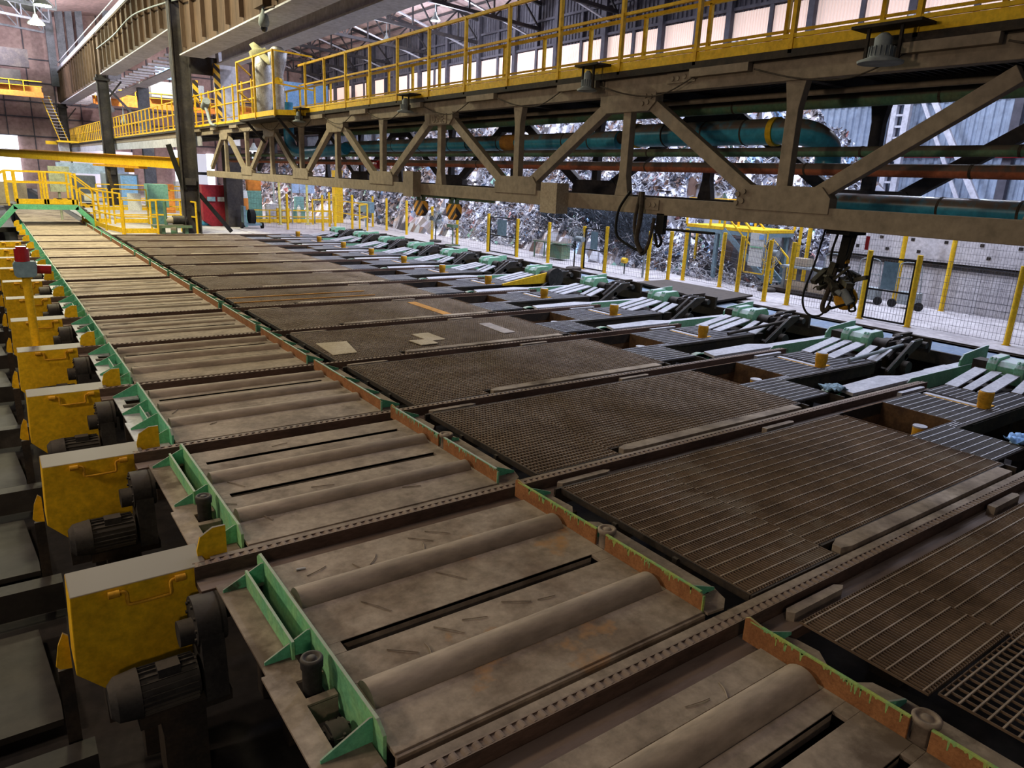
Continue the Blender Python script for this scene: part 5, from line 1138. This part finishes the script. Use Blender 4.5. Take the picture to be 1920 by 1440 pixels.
# far floor clutter behind the jib beam
tag(MB().box(6.3, 9.8, 88, 91, 0, 2.6).build('machine_housing', m_bcol, loc=(8, 89, 0)), 'dark slate machine housing under the jib beam', 'machine')
tag(MB().box(10.5, 13.5, 86, 90, 0, 2.9).build('machine_housing', m_grey, loc=(12, 88, 0)), 'grey machine housing left of the dark column', 'machine')
tag(MB().box(7.0, 14.0, 95, 96, 2.7, 3.8).box(7.2, 7.4, 95, 96, 0, 2.7).box(13.6, 13.8, 95, 96, 0, 2.7).build('blue_canopy', MAT('icy_blue_sheet', (.55, .68, .86), rough=.5), loc=(10, 95, 0)), 'icy blue canopy sheet beyond the jib beam', 'canopy')
tag(MB().box(9.3, 10.6, 56.0, 57.2, 1.15, 2.7).box(9.5, 10.4, 56.2, 57, 0, 1.15).build('pale_green_machine', m_teal, loc=(10, 56, 0)), 'pale green machine head standing left of the dark column', 'machine')
yrail([(8, 72), (13, 72), (18, 72)], 2.2, 'distant orange guard rail beyond the pale green machine', mids=(1.1,))
for n, (x, y, z, w, h, m) in enumerate(((13.0, 70, 0, 1.5, 2.4, m_orange), (15.5, 74, 0, 1.6, 2.6, m_wh), (11.2, 76, 0, 1.2, 2.9, m_bsheet), (5.5, 80, 0, 2.6, 2.2, m_cladb), (2.2, 78, 0, 2.2, 2.0, m_card))):
    tag(MB().box(x-w/2, x+w/2, y, y+1, z, z+h).box(x-w/2+.1, x+w/2-.1, y-.05, y, z+.2, z+h-.3).build('equipment_cabinet', m, loc=(x, y, z)), ['orange', 'white', 'blue', 'brown', 'beige'][n]+' equipment cabinet on the far floor at left', 'cabinet')
# roof edge floodlights that glow
def glow(name, x, y, z, r, mat, label):
    o = thing(name, (x, y, z), label, 'lamp', 'glowing high-bay lamps')
    MB().lathe((x, y, z), [(r, 0), (r*1.02, .05), (r*.4, .4), (r*.2, .7)], 16).build('lamp_shade', m_grey, o)
    MB().cyl((x, y, z-.03), (x, y, z+.01), r*.92, 16).build('lamp_lens', mat, o)
    (MB().cyl((x, y, z+.6), (x, y, 24.2 if x > 9 else 23.3), .04, 8) if z > 10 else MB().cyl((x, y+.5, 0), (x, y+.5, z+.5), .08, 8).bar((x, y+.5, z+.5), (x, y, z+.6), .08)).build('lamp_stem', m_grey, o)
glow('high_bay_lamp', 5.56, 70, 15.25, .62, m_lampg, 'greenish glowing high-bay lamp at the top left corner'); glow('high_bay_lamp', 5.2, 73, 14.3, .62, m_lampg, 'greenish glowing high-bay lamp just below the corner one')
glow('high_bay_lamp', 34.5, 61, 17.3, .42, m_glow, 'bluish white high-bay lamp above the railing, brightest of three'); glow('high_bay_lamp', 35, 71.7, 17.0, .34, m_glow, 'small bluish white high-bay lamp farther left above the railing'); glow('high_bay_lamp', 34.5, 49.8, 17.4, .42, m_glow, 'bluish white high-bay lamp at the top edge above the railing')
glow('high_bay_lamp', 20.8, 70, 5.6, .5, m_glow, 'bright lamp seen through the truss, left of two'); glow('high_bay_lamp', 22.6, 70, 5.4, .42, m_glow, 'bright lamp seen through the truss, right of two')
for n, (x, z) in enumerate(((19.0, 3.4), (20.7, 3.3))):  # bright openings shown as glowing discs; their posts are added
    o = thing('glaring_opening', (x, 70, 0), 'round glowing disc standing for a bright opening on an added post, %s' % ['left one', 'right one'][n], 'lamp')
    MB().cyl((x, 70, z), (x, 70.2, z), .45, 20).build('opening_face', m_glow, o); MB().box(x-.08, x+.08, 70.2, 70.36, 0, z+.3).build('post', m_grey, o)
# lights of the hall, high-bay lamps and added unseen fills
for (x, y, z, pw, c) in HALL_LIGHTS:
    far = y >= 61
    d = bpy.data.lights.new('hall_and_fill_light', 'POINT' if far or x < -8 or x == 23 else 'AREA'); d.energy = pw*(1.6 if far else 1); d.color = c
    if d.type == 'AREA': d.shape = 'DISK'; d.size = 1.6
    else: d.shadow_soft_size = .7
    ob = bpy.data.objects.new('hall_and_fill_light', d); C.objects.link(ob); ob.location = (x, y, z)
